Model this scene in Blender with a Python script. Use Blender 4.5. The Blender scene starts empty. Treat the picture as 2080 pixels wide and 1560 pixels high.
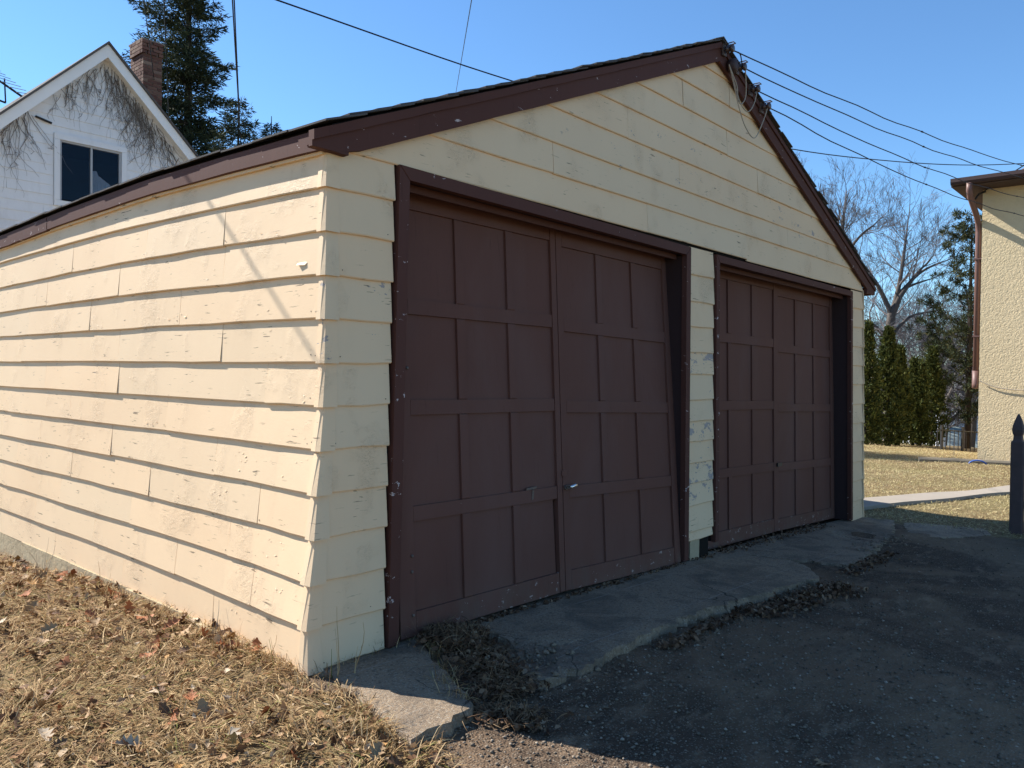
import bpy, bmesh, math, random
import numpy as np
from mathutils import Vector, Matrix, noise as mnoise

random.seed(11)
rng = np.random.default_rng(11)
R = math.radians
sc = bpy.context.scene
COL = sc.collection

# ---------------------------------------------------------------- camera, sky, sun, exposure
camd = bpy.data.cameras.new("camera")
cam = bpy.data.objects.new("camera", camd)
COL.objects.link(cam)
camd.sensor_fit = 'HORIZONTAL'
camd.sensor_width = 36.0
camd.lens = 36.0 * 1609.14 / 2080.0
camd.clip_start = 0.05
camd.clip_end = 600
right = Vector((0.65481, -0.75570, 0.01177)); up = Vector((0.00404, 0.01908, 0.99981)); fwd = Vector((0.75578, 0.65464, -0.01555))
m = Matrix((right, up, -fwd)).transposed().to_4x4()
m.translation = Vector((-2.174, -3.0135, 1.368))
cam.matrix_world = m
sc.camera = cam

SUN_EL, SUN_AZ = 39.0, -15.5          # azimuth from +Y towards +X
w = bpy.data.worlds.new("World"); sc.world = w; w.use_nodes = True
nt = w.node_tree
bg = nt.nodes['Background']
sky = nt.nodes.new('ShaderNodeTexSky'); sky.sky_type = 'NISHITA'; sky.sun_disc = False
sky.sun_elevation = R(SUN_EL); sky.sun_rotation = R(SUN_AZ)
sky.altitude = 300; sky.air_density = 1.0; sky.dust_density = 0.0; sky.ozone_density = 3.6
tint = nt.nodes.new('ShaderNodeMix'); tint.data_type = 'RGBA'; tint.blend_type = 'MULTIPLY'
tint.inputs[0].default_value = 1.0; tint.inputs[7].default_value = (0.73, 0.95, 1.08, 1)      # clear cyan-blue spring sky
nt.links.new(sky.outputs[0], tint.inputs[6]); nt.links.new(tint.outputs[2], bg.inputs[0]); bg.inputs[1].default_value = 0.093
sund = bpy.data.lights.new("sun", 'SUN'); sund.energy = 5.0; sund.angle = R(0.5); sund.color = (1.0, 0.965, 0.90)
sun = bpy.data.objects.new("sun", sund); COL.objects.link(sun)
sdir = Vector((math.sin(R(SUN_AZ)) * math.cos(R(SUN_EL)), math.cos(R(SUN_AZ)) * math.cos(R(SUN_EL)), math.sin(R(SUN_EL))))
sun.rotation_euler = sdir.to_track_quat('Z', 'Y').to_euler()
sun.location = (-6, 12, 14)
vs = sc.view_settings
vs.view_transform = 'Standard'; vs.look = 'None'; vs.exposure = 1.06; vs.gamma = 1.0; vs.use_curve_mapping = False
sc.render.engine = 'CYCLES'
sc.cycles.max_bounces = 6

# ---------------------------------------------------------------- helpers
def interp(x, xs, ys): return float(np.interp(x, xs, ys))

def sst(x, a, b):
    t = np.clip((np.asarray(x, float) - a) / (b - a), 0, 1)
    return t * t * (3 - 2 * t)

def place(o, parent):
    COL.objects.link(o)
    if parent is not None:
        o.parent = parent
        o.matrix_parent_inverse = Matrix.Translation(-Vector(parent.get('_o', (0, 0, 0))))
    return o

def tagset(o, label=None, cat=None, group=None, kind=None):
    if label: o['label'] = label
    if cat: o['category'] = cat
    if group: o['group'] = group
    if kind: o['kind'] = kind
    return o

def thing(name, label, cat, loc=(0, 0, 0), group=None):
    o = bpy.data.objects.new(name, None)
    o.location = loc; o['_o'] = tuple(loc); o.empty_display_size = 0.2
    COL.objects.link(o)
    return tagset(o, label, cat, group)

def holder(name, parent, label=None):
    """a part that only carries sub-parts"""
    o = bpy.data.objects.new(name, None); o['_o'] = (0, 0, 0)
    place(o, parent)
    if label: o['label'] = label
    return o

def mesh_obj(name, verts, faces, mat, parent=None, smooth=False, origin=None):
    v = np.asarray(verts, float).reshape(-1, 3)
    if origin is not None: v = v - np.asarray(origin, float)
    me = bpy.data.meshes.new(name)
    me.from_pydata(v.tolist(), [], [tuple(f) for f in faces])
    if smooth: me.polygons.foreach_set('use_smooth', [True] * len(me.polygons))
    me.materials.append(mat)
    me.update()
    o = bpy.data.objects.new(name, me)
    if origin is not None: o.location = origin
    if parent is None: o['_o'] = tuple(origin) if origin is not None else (0, 0, 0)
    else: o['_o'] = (0, 0, 0)
    return place(o, parent)

def np_mesh(name, verts, faces, mat, parent=None, smooth=False, origin=None):
    """verts (n,3), faces (m,k) arrays: quick for large counts"""
    v = np.asarray(verts, np.float32).reshape(-1, 3)
    f = np.asarray(faces, np.int32)
    if origin is not None: v = v - np.asarray(origin, np.float32)
    me = bpy.data.meshes.new(name)
    k = f.shape[1]
    me.vertices.add(len(v)); me.vertices.foreach_set('co', v.ravel())
    me.loops.add(f.size); me.loops.foreach_set('vertex_index', f.ravel())
    me.polygons.add(len(f)); me.polygons.foreach_set('loop_start', np.arange(0, f.size, k, dtype=np.int32))
    if smooth: me.polygons.foreach_set('use_smooth', np.ones(len(f), bool))
    me.materials.append(mat)
    me.update(calc_edges=True); me.validate()
    o = bpy.data.objects.new(name, me)
    if origin is not None: o.location = origin
    o['_o'] = tuple(origin) if (origin is not None and parent is None) else (0, 0, 0)
    return place(o, parent)

class MB:
    """collects verts and faces"""
    def __init__(s): s.v = []; s.f = []
    def add(s, vs, fs):
        n = len(s.v); s.v += [tuple(p) for p in vs]; s.f += [tuple(n + i for i in f) for f in fs]
    def box(s, x0, x1, y0, y1, z0, z1):
        s.hexa([(x0, y0, z0), (x1, y0, z0), (x1, y1, z0), (x0, y1, z0)], [(x0, y0, z1), (x1, y0, z1), (x1, y1, z1), (x0, y1, z1)])
    def hexa(s, a, b):
        s.add(list(a) + list(b), [(3, 2, 1, 0), (4, 5, 6, 7), (0, 1, 5, 4), (1, 2, 6, 5), (2, 3, 7, 6), (3, 0, 4, 7)])
    def plate(s, q, n, d, ch=0.004):
        """quad q (4 front points in order), pushed back by -n*d, with a chamfered front rim"""
        q = [Vector(p) for p in q]; n = Vector(n).normalized(); c = sum(q, Vector()) / 4
        def inset(p):
            dv = c - p; return p + dv.normalized() * min(ch * 1.4, dv.length * .3)
        fr = [inset(p) for p in q]; mid = [p - n * ch for p in q]; bk = [p - n * d for p in q]
        s.add(fr + mid + bk, [(0, 1, 2, 3)] + [(i, 4 + i, 4 + (i + 1) % 4, (i + 1) % 4) for i in range(4)] +
              [(4 + i, 8 + i, 8 + (i + 1) % 4, 4 + (i + 1) % 4) for i in range(4)] + [(11, 10, 9, 8)])
    def tube(s, pts, rad, n=6, cap=True):
        pts = [Vector(p) for p in pts]
        if not hasattr(rad, '__len__'): rad = [rad] * len(pts)
        base = len(s.v); ref = None
        for i, p in enumerate(pts):
            t = (pts[min(i + 1, len(pts) - 1)] - pts[max(i - 1, 0)])
            t = t.normalized() if t.length > 1e-9 else Vector((0, 0, 1))
            if ref is None: ref = t.orthogonal().normalized()
            a = (ref - t * ref.dot(t))
            a = a.normalized() if a.length > 1e-6 else t.orthogonal().normalized()
            ref = a; b = t.cross(a)
            for k in range(n):
                an = 2 * math.pi * k / n
                s.v.append(tuple(p + (a * math.cos(an) + b * math.sin(an)) * rad[i]))
        for i in range(len(pts) - 1):
            for k in range(n):
                a0 = base + i * n + k; a1 = base + i * n + (k + 1) % n
                s.f.append((a0, a1, a1 + n, a0 + n))
        if cap:
            s.f.append(tuple(base + k for k in reversed(range(n))))
            s.f.append(tuple(base + (len(pts) - 1) * n + k for k in range(n)))
    def build(s, name, mat, parent=None, smooth=False, origin=None):
        return mesh_obj(name, s.v, s.f, mat, parent, smooth, origin)

# ---------------------------------------------------------------- materials
class NT:
    def __init__(s, name, rough=0.8, spec=0.3):
        s.m = bpy.data.materials.new(name); s.m.use_nodes = True
        s.t = s.m.node_tree; s.b = s.t.nodes['Principled BSDF']
        s.b.inputs['Roughness'].default_value = rough
        s.b.inputs['Specular IOR Level'].default_value = spec
        s._c = None
    def n(s, typ, **kw):
        nd = s.t.nodes.new(typ)
        for k, v in kw.items(): setattr(nd, k, v)
        return nd
    def L(s, a, b): s.t.links.new(a, b)
    def coord(s, scale=(1, 1, 1), out='Object'):
        if s._c is None: s._c = s.n('ShaderNodeTexCoord')
        mp = s.n('ShaderNodeMapping'); mp.inputs['Scale'].default_value = scale
        s.L(s._c.outputs[out], mp.inputs['Vector']); return mp.outputs[0]
    def noise(s, scale, detail=3, rough=0.55, stretch=(1, 1, 1), dist=0.0, out='Object'):
        nd = s.n('ShaderNodeTexNoise'); nd.inputs['Scale'].default_value = scale
        nd.inputs['Detail'].default_value = detail; nd.inputs['Roughness'].default_value = rough; nd.inputs['Distortion'].default_value = dist
        s.L(s.coord(stretch, out), nd.inputs['Vector']); return nd.outputs[0]
    def voro(s, scale, feature='F1', out=0, stretch=(1, 1, 1)):
        nd = s.n('ShaderNodeTexVoronoi'); nd.feature = feature; nd.inputs['Scale'].default_value = scale
        s.L(s.coord(stretch), nd.inputs['Vector']); return nd.outputs[out]
    def ramp(s, fac, stops, interp='LINEAR'):
        nd = s.n('ShaderNodeValToRGB'); cr = nd.color_ramp; cr.interpolation = interp
        while len(cr.elements) < len(stops): cr.elements.new(0.5)
        for e, (p, c) in zip(cr.elements, stops):
            e.position = p; e.color = (c, c, c, 1) if not hasattr(c, '__len__') else (c[0], c[1], c[2], 1)
        s.L(fac, nd.inputs[0]); return nd.outputs[0]
    def math(s, op, a, b=None):
        nd = s.n('ShaderNodeMath', operation=op)
        for i, x in enumerate((a, b)):
            if x is None: continue
            if isinstance(x, (int, float)): nd.inputs[i].default_value = x
            else: s.L(x, nd.inputs[i])
        return nd.outputs[0]
    def mix(s, fac, a, b, mode='MIX'):
        nd = s.n('ShaderNodeMix', data_type='RGBA', blend_type=mode)
        for i, x in ((0, fac), (6, a), (7, b)):
            if isinstance(x, (int, float)): nd.inputs[i].default_value = x
            elif hasattr(x, '__len__'): nd.inputs[i].default_value = (*x[:3], 1)
            else: s.L(x, nd.inputs[i])
        return nd.outputs[2]
    def col(s, c):
        if hasattr(c, '__len__'): s.b.inputs['Base Color'].default_value = (*c[:3], 1)
        else: s.L(c, s.b.inputs['Base Color'])
    def bump(s, h, strength=0.4, dist=0.01):
        nd = s.n('ShaderNodeBump'); nd.inputs['Strength'].default_value = strength; nd.inputs['Distance'].default_value = dist
        s.L(h, nd.inputs['Height'])
        if s.b.inputs['Normal'].is_linked: s.L(s.b.inputs['Normal'].links[0].from_socket, nd.inputs['Normal'])
        s.L(nd.outputs[0], s.b.inputs['Normal'])
    def objattr(s, name):
        nd = s.n('ShaderNodeAttribute', attribute_type='OBJECT', attribute_name=name); return nd.outputs['Fac']
    def rnd(s): return s.n('ShaderNodeObjectInfo').outputs['Random']
    def island(s): return s.n('ShaderNodeNewGeometry').outputs['Random Per Island']

def paint_cream():
    t = NT('cream_paint', 0.62, 0.25)
    big = t.noise(1.3, 3); fine = t.noise(30, 4, 0.6, (1, 1, 0.35))
    c = t.mix(t.ramp(big, [(0.3, 0.0), (0.7, 1.0)]), (0.785, 0.566, 0.352), (0.74, 0.522, 0.32))
    c = t.mix(t.math('MULTIPLY', t.rnd(), 0.28), c, (0.64, 0.53, 0.37))
    grime = t.ramp(t.noise(5, 5, 0.65, (1, 1, 0.25)), [(0.52, 0.0), (0.75, 1.0)])
    c = t.mix(t.math('MULTIPLY', grime, 0.05), c, (0.42, 0.34, 0.23))
    wear = t.objattr('wear')
    # loosened flakes: patches where the top coat has gone, primer and grey wood show
    pn = t.math('ADD', t.math('MULTIPLY', t.noise(6.5, 7, 0.66, (1, 1, 1.6), 0.5), 0.78), t.math('MULTIPLY', t.noise(38, 3, 0.6, (1, 1, 2.2)), 0.22))
    thr = t.math('SUBTRACT', 0.72, t.math('MULTIPLY', wear, 0.19))
    peel = t.math('MULTIPLY', t.math('GREATER_THAN', pn, thr), 1.0)
    pc = t.mix(t.noise(40, 2), (0.44, 0.38, 0.35), (0.30, 0.25, 0.215))
    c = t.mix(peel, c, pc)
    # fine crackle: short dark cracks in clusters
    cl = t.ramp(t.noise(2.6, 3, 0.6), [(0.54, 0.0), (0.70, 1.0)])
    cr = t.noise(26, 5, 0.7, (1, 1, 2.6), 1.2)
    crack = t.math('MULTIPLY', t.math('LESS_THAN', t.math('ABSOLUTE', t.math('SUBTRACT', cr, 0.5)), 0.006), cl)
    c = t.mix(t.math('MULTIPLY', crack, 0.85), c, (0.17, 0.13, 0.08))
    hl = t.noise(1.0, 4, 0.6, (7, 7, 75), 0.3)      # short horizontal checks in the wood under the paint
    hm = t.math('MULTIPLY', t.ramp(hl, [(0.635, 0.0), (0.665, 1.0)]), t.ramp(t.noise(3.3, 2), [(0.48, 0.0), (0.6, 1.0)]))
    c = t.mix(t.math('MULTIPLY', hm, 0.9), c, (0.17, 0.125, 0.08))
    t.col(c)
    flake = t.noise(34, 5, 0.65, (1, 1, 1.8), 0.8)
    h = t.math('ADD', t.math('MULTIPLY', flake, t.math('ADD', t.math('MULTIPLY', cl, 0.8), 0.12)), t.math('MULTIPLY', fine, 0.10))
    h = t.math('SUBTRACT', h, t.math('MULTIPLY', peel, 0.35))
    h = t.math('SUBTRACT', h, t.math('MULTIPLY', crack, 0.5))
    t.bump(h, 0.6, 0.008)
    return t.m

def paint_brown(name, a, b, peelcol=(0.50, 0.42, 0.40), peelbase=0.745):
    t = NT(name, 0.72, 0.14)
    c = t.mix(t.noise(2.0, 3), a, b)
    g = t.noise(22, 4, 0.6, (1, 1, 0.12))
    c = t.mix(t.math('MULTIPLY', g, 0.25), c, tuple(x * 0.6 for x in a))
    c = t.mix(t.math('MULTIPLY', t.rnd(), 0.2), c, tuple(x * 1.25 for x in b))
    fade = t.ramp(t.noise(1.4, 5, 0.65, (1, 1, 0.45), 0.5), [(0.45, 0.0), (0.75, 1.0)])     # chalky faded areas
    c = t.mix(t.math('MULTIPLY', fade, 0.30 if 'door' in name else 0.10), c, tuple(x * 0.75 + 0.055 for x in a))
    gl = t.ramp(t.noise(1.0, 5, 0.7, (55, 55, 2.2), 0.2), [(0.60, 0.0), (0.72, 1.0)])
    c = t.mix(t.math('MULTIPLY', gl, 0.45), c, tuple(x * 0.45 for x in a))
    if 'door' in name:
        sz = t.n('ShaderNodeSeparateXYZ'); t.L(t.n('ShaderNodeNewGeometry').outputs['Position'], sz.inputs[0])
        hgt = t.math('ADD', sz.outputs[2], t.math('MULTIPLY', sz.outputs[0], 0.042))
        spl = t.math('MULTIPLY', t.ramp(hgt, [(0.0, 1.0), (0.26, 0.0)]), t.ramp(t.noise(9, 6, 0.7, (1, 1, 0.6)), [(0.40, 0.0), (0.62, 1.0)]))
        c = t.mix(t.math('MULTIPLY', spl, 0.55), c, (0.135, 0.105, 0.08))
    pn = t.noise(15, 6, 0.65, (1, 1, 1.6), 0.4)
    thr = t.math('SUBTRACT', peelbase, t.math('MULTIPLY', t.objattr('wear'), 0.2))
    peel = t.math('GREATER_THAN', pn, thr)
    c = t.mix(peel, c, peelcol)
    t.col(c)
    t.bump(t.math('SUBTRACT', t.math('MULTIPLY', g, 0.35), t.math('MULTIPLY', peel, 0.4)), 0.22, 0.005)
    return t.m

def simple(name, c, rough=0.8, spec=0.3, var=0.15, scale=6, bump=0.0, bscale=40, metal=0.0):
    t = NT(name, rough, spec)
    t.b.inputs['Metallic'].default_value = metal
    t.col(t.mix(t.noise(scale, 5, 0.6), tuple(x * (1 - var) for x in c), tuple(min(1, x * (1 + var)) for x in c)))
    if bump: t.bump(t.noise(bscale, 4, 0.6), bump, 0.01)
    return t.m

def island_mat(name, stops, rough=0.85, spec=0.2, trans=0.0):
    t = NT(name, rough, spec)
    c = t.ramp(t.island(), stops)
    t.col(c)
    if trans:
        tr = t.n('ShaderNodeBsdfTranslucent'); t.L(c, tr.inputs[0])
        mx = t.n('ShaderNodeMixShader'); mx.inputs[0].default_value = trans
        out = t.t.nodes['Material Output']
        t.L(t.b.outputs[0], mx.inputs[1]); t.L(tr.outputs[0], mx.inputs[2]); t.L(mx.outputs[0], out.inputs[0])
    return t.m

def concrete():
    t = NT('weathered_concrete', 0.92, 0.15)
    c = t.mix(t.noise(1.7, 4), (0.37, 0.272, 0.182), (0.265, 0.193, 0.128))
    sp = t.voro(75); c = t.mix(t.ramp(sp, [(0.16, 0.9), (0.40, 0.0)]), c, (0.42, 0.36, 0.28)); sp2 = t.noise(48, 4, 0.7); c = t.mix(t.ramp(sp2, [(0.36, 0.7), (0.46, 0.0)]), c, (0.12, 0.095, 0.07))
    dk = t.ramp(t.noise(60, 3, 0.7), [(0.55, 0.0), (0.72, 0.75)]); c = t.mix(dk, c, (0.085, 0.082, 0.08))
    st = t.ramp(t.noise(3.1, 5, 0.6, dist=0.8), [(0.47, 0.0), (0.68, 0.75)]); c = t.mix(st, c, (0.12, 0.098, 0.078))
    sx = t.n('ShaderNodeSeparateXYZ'); t.L(t.n('ShaderNodeNewGeometry').outputs['Position'], sx.inputs[0])
    wob = t.math('MULTIPLY', t.math('SUBTRACT', t.noise(2.0, 2), 0.5), 0.03)
    for yy in (-0.16, -0.66):       # tooled score lines
        ln = t.math('LESS_THAN', t.math('ABSOLUTE', t.math('ADD', t.math('SUBTRACT', sx.outputs[1], yy), wob)), 0.0035)
        c = t.mix(t.math('MULTIPLY', t.math('MULTIPLY', ln, t.ramp(t.noise(4, 3), [(0.45, 0.0), (0.55, 1.0)])), 0.55), c, (0.38, 0.34, 0.29))
    wv = t.n('ShaderNodeVectorMath', operation='ADD'); wn = t.n('ShaderNodeTexNoise'); wn.inputs['Scale'].default_value = 3.0; wn.inputs['Detail'].default_value = 4
    t.L(t.coord(), wn.inputs['Vector']); ws = t.n('ShaderNodeVectorMath', operation='SCALE'); ws.inputs['Scale'].default_value = 0.35; t.L(wn.outputs['Color'], ws.inputs[0])
    t.L(t.coord(), wv.inputs[0]); t.L(ws.outputs[0], wv.inputs[1]); ve = t.n('ShaderNodeTexVoronoi'); ve.feature = 'DISTANCE_TO_EDGE'; ve.inputs['Scale'].default_value = 0.85; t.L(wv.outputs[0], ve.inputs['Vector'])
    ck = t.math('MULTIPLY', t.math('LESS_THAN', ve.outputs['Distance'], 0.0032), t.ramp(t.noise(1.3, 2), [(0.48, 0.0), (0.52, 1.0)])); c = t.mix(t.math('MULTIPLY', ck, 0.75), c, (0.035, 0.03, 0.025))
    t.col(c)
    t.bump(t.noise(55, 6, 0.8), 1.0, 0.012); t.bump(t.noise(9, 4), 0.4, 0.02)
    return t.m

def asphalt():
    t = NT('gravelly_asphalt', 0.95, 0.12)
    c = t.mix(t.noise(0.9, 4, 0.6), (0.155, 0.101, 0.062), (0.21, 0.140, 0.086))
    c = t.mix(t.ramp(t.noise(2.4, 5, 0.65), [(0.5, 0.0), (0.7, 0.7)]), c, (0.105, 0.080, 0.055))
    c = t.mix(t.ramp(t.noise(0.55, 4, 0.6, dist=0.8), [(0.46, 0.0), (0.58, 0.85)]), c, (0.068, 0.047, 0.033))       # oily dark patches
    c = t.mix(t.ramp(t.noise(4.5, 6, 0.7, (1, 2.2, 1)), [(0.52, 0.0), (0.68, 0.6)]), c, (0.28, 0.192, 0.122))   # drifts of grit
    vc = t.voro(95, 'F1', 1); vd = t.voro(95, 'F1', 0)
    sep = t.n('ShaderNodeSeparateColor'); t.L(vc, sep.inputs[0])
    st = t.math('MULTIPLY', t.math('GREATER_THAN', sep.outputs[0], 0.62), t.ramp(vd, [(0.25, 1.0), (0.5, 0.0)]))
    c = t.mix(t.math('MULTIPLY', st, 0.7), c, t.mix(sep.outputs[1], (0.17, 0.14, 0.105), (0.30, 0.25, 0.19)))
    t.col(c)
    t.bump(t.math('SUBTRACT', 1.0, vd), 0.7, 0.008); t.bump(t.noise(14, 5, 0.65), 0.5, 0.02)
    return t.m

def ground_mat():
    t = NT('dry_lawn_soil', 0.95, 0.1)
    c = t.mix(t.noise(1.1, 5, 0.6), (0.21, 0.145, 0.072), (0.14, 0.095, 0.048))
    c = t.mix(t.ramp(t.noise(9, 6, 0.7), [(0.42, 0.0), (0.62, 0.8)]), c, (0.30, 0.22, 0.115))
    c = t.mix(t.ramp(t.noise(30, 5, 0.7, (1, 1, 1)), [(0.5, 0.0), (0.68, 0.7)]), c, (0.12, 0.09, 0.05))
    c = t.mix(t.ramp(t.noise(0.6, 3), [(0.5, 0.0), (0.7, 0.35)]), c, (0.20, 0.20, 0.085))
    t.col(c); t.bump(t.noise(38, 6, 0.7), 0.7, 0.03)
    return t.m

def shingle_mat(name, a, b):
    t = NT(name, 0.95, 0.15)
    c = t.mix(t.noise(90, 3, 0.7), a, b); c = t.mix(t.math('MULTIPLY', t.rnd(), 0.4), c, tuple(x * 1.3 for x in b))
    t.col(c); t.bump(t.noise(160, 3, 0.7), 0.5, 0.004); return t.m

def stucco():
    t = NT('yellow_stucco', 0.9, 0.15)
    c = t.mix(t.noise(1.2, 4), (0.66, 0.53, 0.335), (0.60, 0.475, 0.29))
    c = t.mix(t.ramp(t.noise(18, 5, 0.6, dist=0.7), [(0.5, 0.0), (0.75, 0.25)]), c, (0.45, 0.34, 0.19))
    t.col(c)
    n1 = t.noise(19, 3, 0.5, dist=1.2); n2 = t.noise(36, 3, 0.6, dist=0.6)
    t.bump(t.math('ADD', t.ramp(n1, [(0.38, 0.0), (0.58, 1.0)]), t.math('MULTIPLY', n2, 0.35)), 0.32, 0.02)
    return t.m

def white_siding():
    t = NT('white_siding_paint', 0.6, 0.25)
    c = t.mix(t.noise(1.5, 4), (0.70, 0.71, 0.73), (0.60, 0.61, 0.63))
    c = t.mix(t.math('MULTIPLY', t.ramp(t.noise(4, 6, 0.7, (1, 1, 0.3)), [(0.5, 0.0), (0.75, 1.0)]), 0.35), c, (0.38, 0.37, 0.36))
    t.col(c); t.bump(t.noise(20, 4), 0.2, 0.01); return t.m

def brick_mat():
    t = NT('chimney_brick', 0.9, 0.15)
    c = t.ramp(t.rnd(), [(0.0, (0.085, 0.036, 0.028)), (0.4, (0.125, 0.052, 0.04)), (0.75, (0.17, 0.085, 0.062)), (1.0, (0.26, 0.17, 0.125))])
    c = t.mix(t.math('MULTIPLY', t.noise(14, 5, 0.7), 0.5), c, (0.12, 0.07, 0.055)); t.col(c)
    t.bump(t.noise(45, 4), 0.4, 0.01); return t.m

def glass_mat():
    t = NT('window_glass', 0.02, 0.5)
    out = t.t.nodes['Material Output']
    gl = t.n('ShaderNodeBsdfGlossy'); gl.inputs['Roughness'].default_value = 0.02; gl.inputs['Color'].default_value = (0.8, 0.88, 1, 1)
    tr = t.n('ShaderNodeBsdfTransparent'); tr.inputs[0].default_value = (0.72, 0.76, 0.8, 1)
    fr = t.n('ShaderNodeFresnel'); fr.inputs[0].default_value = 1.22
    mx = t.n('ShaderNodeMixShader'); t.L(fr.outputs[0], mx.inputs[0]); t.L(tr.outputs[0], mx.inputs[1]); t.L(gl.outputs[0], mx.inputs[2])
    t.L(mx.outputs[0], out.inputs[0]); return t.m

def bark(name, a, b, sc_=18):
    t = NT(name, 0.9, 0.15)
    t.col(t.mix(t.noise(sc_, 5, 0.65, (1, 1, 0.3)), a, b)); t.bump(t.noise(sc_ * 1.5, 5, 0.7, (1, 1, 0.3)), 0.6, 0.03); return t.m

M = {}
M['cream'] = paint_cream()
M['trim'] = paint_brown('brown_trim_paint', (0.105, 0.043, 0.032), (0.086, 0.036, 0.028))
M['door'] = paint_brown('brown_door_paint', (0.150, 0.065, 0.047), (0.118, 0.053, 0.040), (0.33, 0.25, 0.22), 0.80)
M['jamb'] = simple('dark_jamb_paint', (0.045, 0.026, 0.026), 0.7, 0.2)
M['black'] = simple('dark_wood_and_room_shade', (0.02, 0.017, 0.015), 0.95, 0.05)
M['conc'] = concrete(); M['found'] = simple('mossy_foundation_concrete', (0.42, 0.335, 0.215), 0.95, 0.1, 0.35, 5, 0.7, 30)
M['asph'] = asphalt(); M['ground'] = ground_mat()
M['path'] = simple('pale_path_concrete', (0.32, 0.275, 0.225), 0.9, 0.15, 0.15, 3, 0.2, 60)
M['roof'] = shingle_mat('dark_asphalt_shingle', (0.045, 0.042, 0.042), (0.11, 0.10, 0.095))
M['roofbrown'] = shingle_mat('brown_shingle', (0.13, 0.085, 0.065), (0.21, 0.145, 0.11))
M['stucco'] = stucco(); M['white'] = white_siding(); M['brick'] = brick_mat()
M['mortar'] = simple('lime_mortar', (0.22, 0.18, 0.15), 0.95, 0.1, 0.2, 12)
M['whitetrim'] = simple('white_trim_paint', (0.72, 0.72, 0.72), 0.6, 0.25, 0.08, 4)
M['glass'] = glass_mat()
M['sash'] = simple('grey_sash_metal', (0.33, 0.34, 0.36), 0.5, 0.3, 0.05, 4)
M['curtain'] = simple('pale_curtain', (0.45, 0.47, 0.5), 0.9, 0.1, 0.1, 8)
M['metal'] = simple('bright_steel', (0.72, 0.71, 0.69), 0.28, 0.5, 0.1, 30, 0.0, 40, 1.0)
M['rust'] = simple('dull_iron', (0.16, 0.12, 0.10), 0.6, 0.4, 0.3, 40, 0.2, 80, 0.5)
M['wire'] = simple('black_cable', (0.014, 0.014, 0.018), 0.6, 0.3, 0.1)
M['tanwire'] = simple('tan_wire', (0.36, 0.30, 0.23), 0.7, 0.2, 0.2)
M['porc'] = simple('brown_glazed_porcelain', (0.06, 0.035, 0.03), 0.25, 0.5, 0.2, 20)
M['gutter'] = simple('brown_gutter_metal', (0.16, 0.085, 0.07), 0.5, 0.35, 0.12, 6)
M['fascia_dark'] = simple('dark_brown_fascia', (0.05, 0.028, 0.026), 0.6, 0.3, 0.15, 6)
M['bark'] = bark('grey_bark', (0.14, 0.12, 0.105), (0.075, 0.062, 0.055))
M['twig'] = bark('purple_grey_twigs', (0.20, 0.185, 0.19), (0.13, 0.12, 0.125), 6)
M['darkbark'] = bark('dark_conifer_bark', (0.075, 0.058, 0.048), (0.035, 0.028, 0.024))
M['spruce'] = island_mat('spruce_needles', [(0.0, (0.018, 0.026, 0.016)), (0.5, (0.032, 0.044, 0.022)), (0.85, (0.055, 0.064, 0.028)), (1.0, (0.085, 0.088, 0.04))], trans=0.12)
M['pine'] = island_mat('pine_needles', [(0.0, (0.02, 0.03, 0.016)), (0.5, (0.04, 0.052, 0.024)), (0.88, (0.075, 0.08, 0.034)), (1.0, (0.13, 0.105, 0.04))], trans=0.12)
M['arb'] = island_mat('arborvitae_sprays', [(0.0, (0.022, 0.034, 0.012)), (0.5, (0.050, 0.066, 0.018)), (0.85, (0.092, 0.105, 0.026)), (1.0, (0.14, 0.135, 0.04))], trans=0.18)
M['grass'] = island_mat('dry_grass_blades', [(0.0, (0.13, 0.075, 0.035)), (0.3, (0.29, 0.175, 0.078)), (0.62, (0.48, 0.315, 0.150)), (0.92, (0.64, 0.47, 0.26)), (0.965, (0.20, 0.19, 0.055)), (1.0, (0.26, 0.25, 0.07))], trans=0.25)
M['darkstraw'] = island_mat('dark_straw', [(0.0, (0.08, 0.045, 0.024)), (0.6, (0.19, 0.115, 0.06)), (1.0, (0.33, 0.22, 0.12))])  # darker range than the open grass blades
M['lawn'] = island_mat('mown_dry_blades', [(0.0, (0.26, 0.20, 0.095)), (0.4, (0.46, 0.37, 0.19)), (0.75, (0.58, 0.48, 0.27)), (0.9, (0.34, 0.31, 0.12)), (1.0, (0.64, 0.55, 0.34))], trans=0.2)
M['litter'] = island_mat('dead_leaf_litter', [(0.0, (0.09, 0.045, 0.022)), (0.35, (0.20, 0.10, 0.046)), (0.65, (0.33, 0.185, 0.09)), (0.9, (0.45, 0.31, 0.18)), (1.0, (0.52, 0.42, 0.29))], trans=0.15)
M['darklitter'] = island_mat('dark_leaf_litter', [(0.0, (0.055, 0.028, 0.016)), (0.5, (0.13, 0.072, 0.040)), (0.85, (0.22, 0.135, 0.08)), (1.0, (0.32, 0.23, 0.15))])  # browns of the open litter, set darker for heaps and drifts
M['stone'] = island_mat('driveway_pebbles', [(0.0, (0.08, 0.06, 0.045)), (0.45, (0.16, 0.125, 0.09)), (0.85, (0.24, 0.19, 0.14)), (1.0, (0.36, 0.30, 0.23))])
M['vine'] = simple('dead_vine', (0.15, 0.13, 0.115), 0.9, 0.1, 0.3, 10)
M['timber'] = simple('weathered_timber', (0.24, 0.20, 0.145), 0.9, 0.15, 0.25, 9, 0.4, 30)
M['hose'] = simple('blue_hose', (0.05, 0.12, 0.40), 0.4, 0.4, 0.1)
M['post'] = simple('dark_grey_post_paint', (0.10, 0.07, 0.066), 0.7, 0.25, 0.25, 12, 0.3, 40)
M['iron'] = simple('black_iron', (0.02, 0.02, 0.022), 0.5, 0.4)
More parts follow.
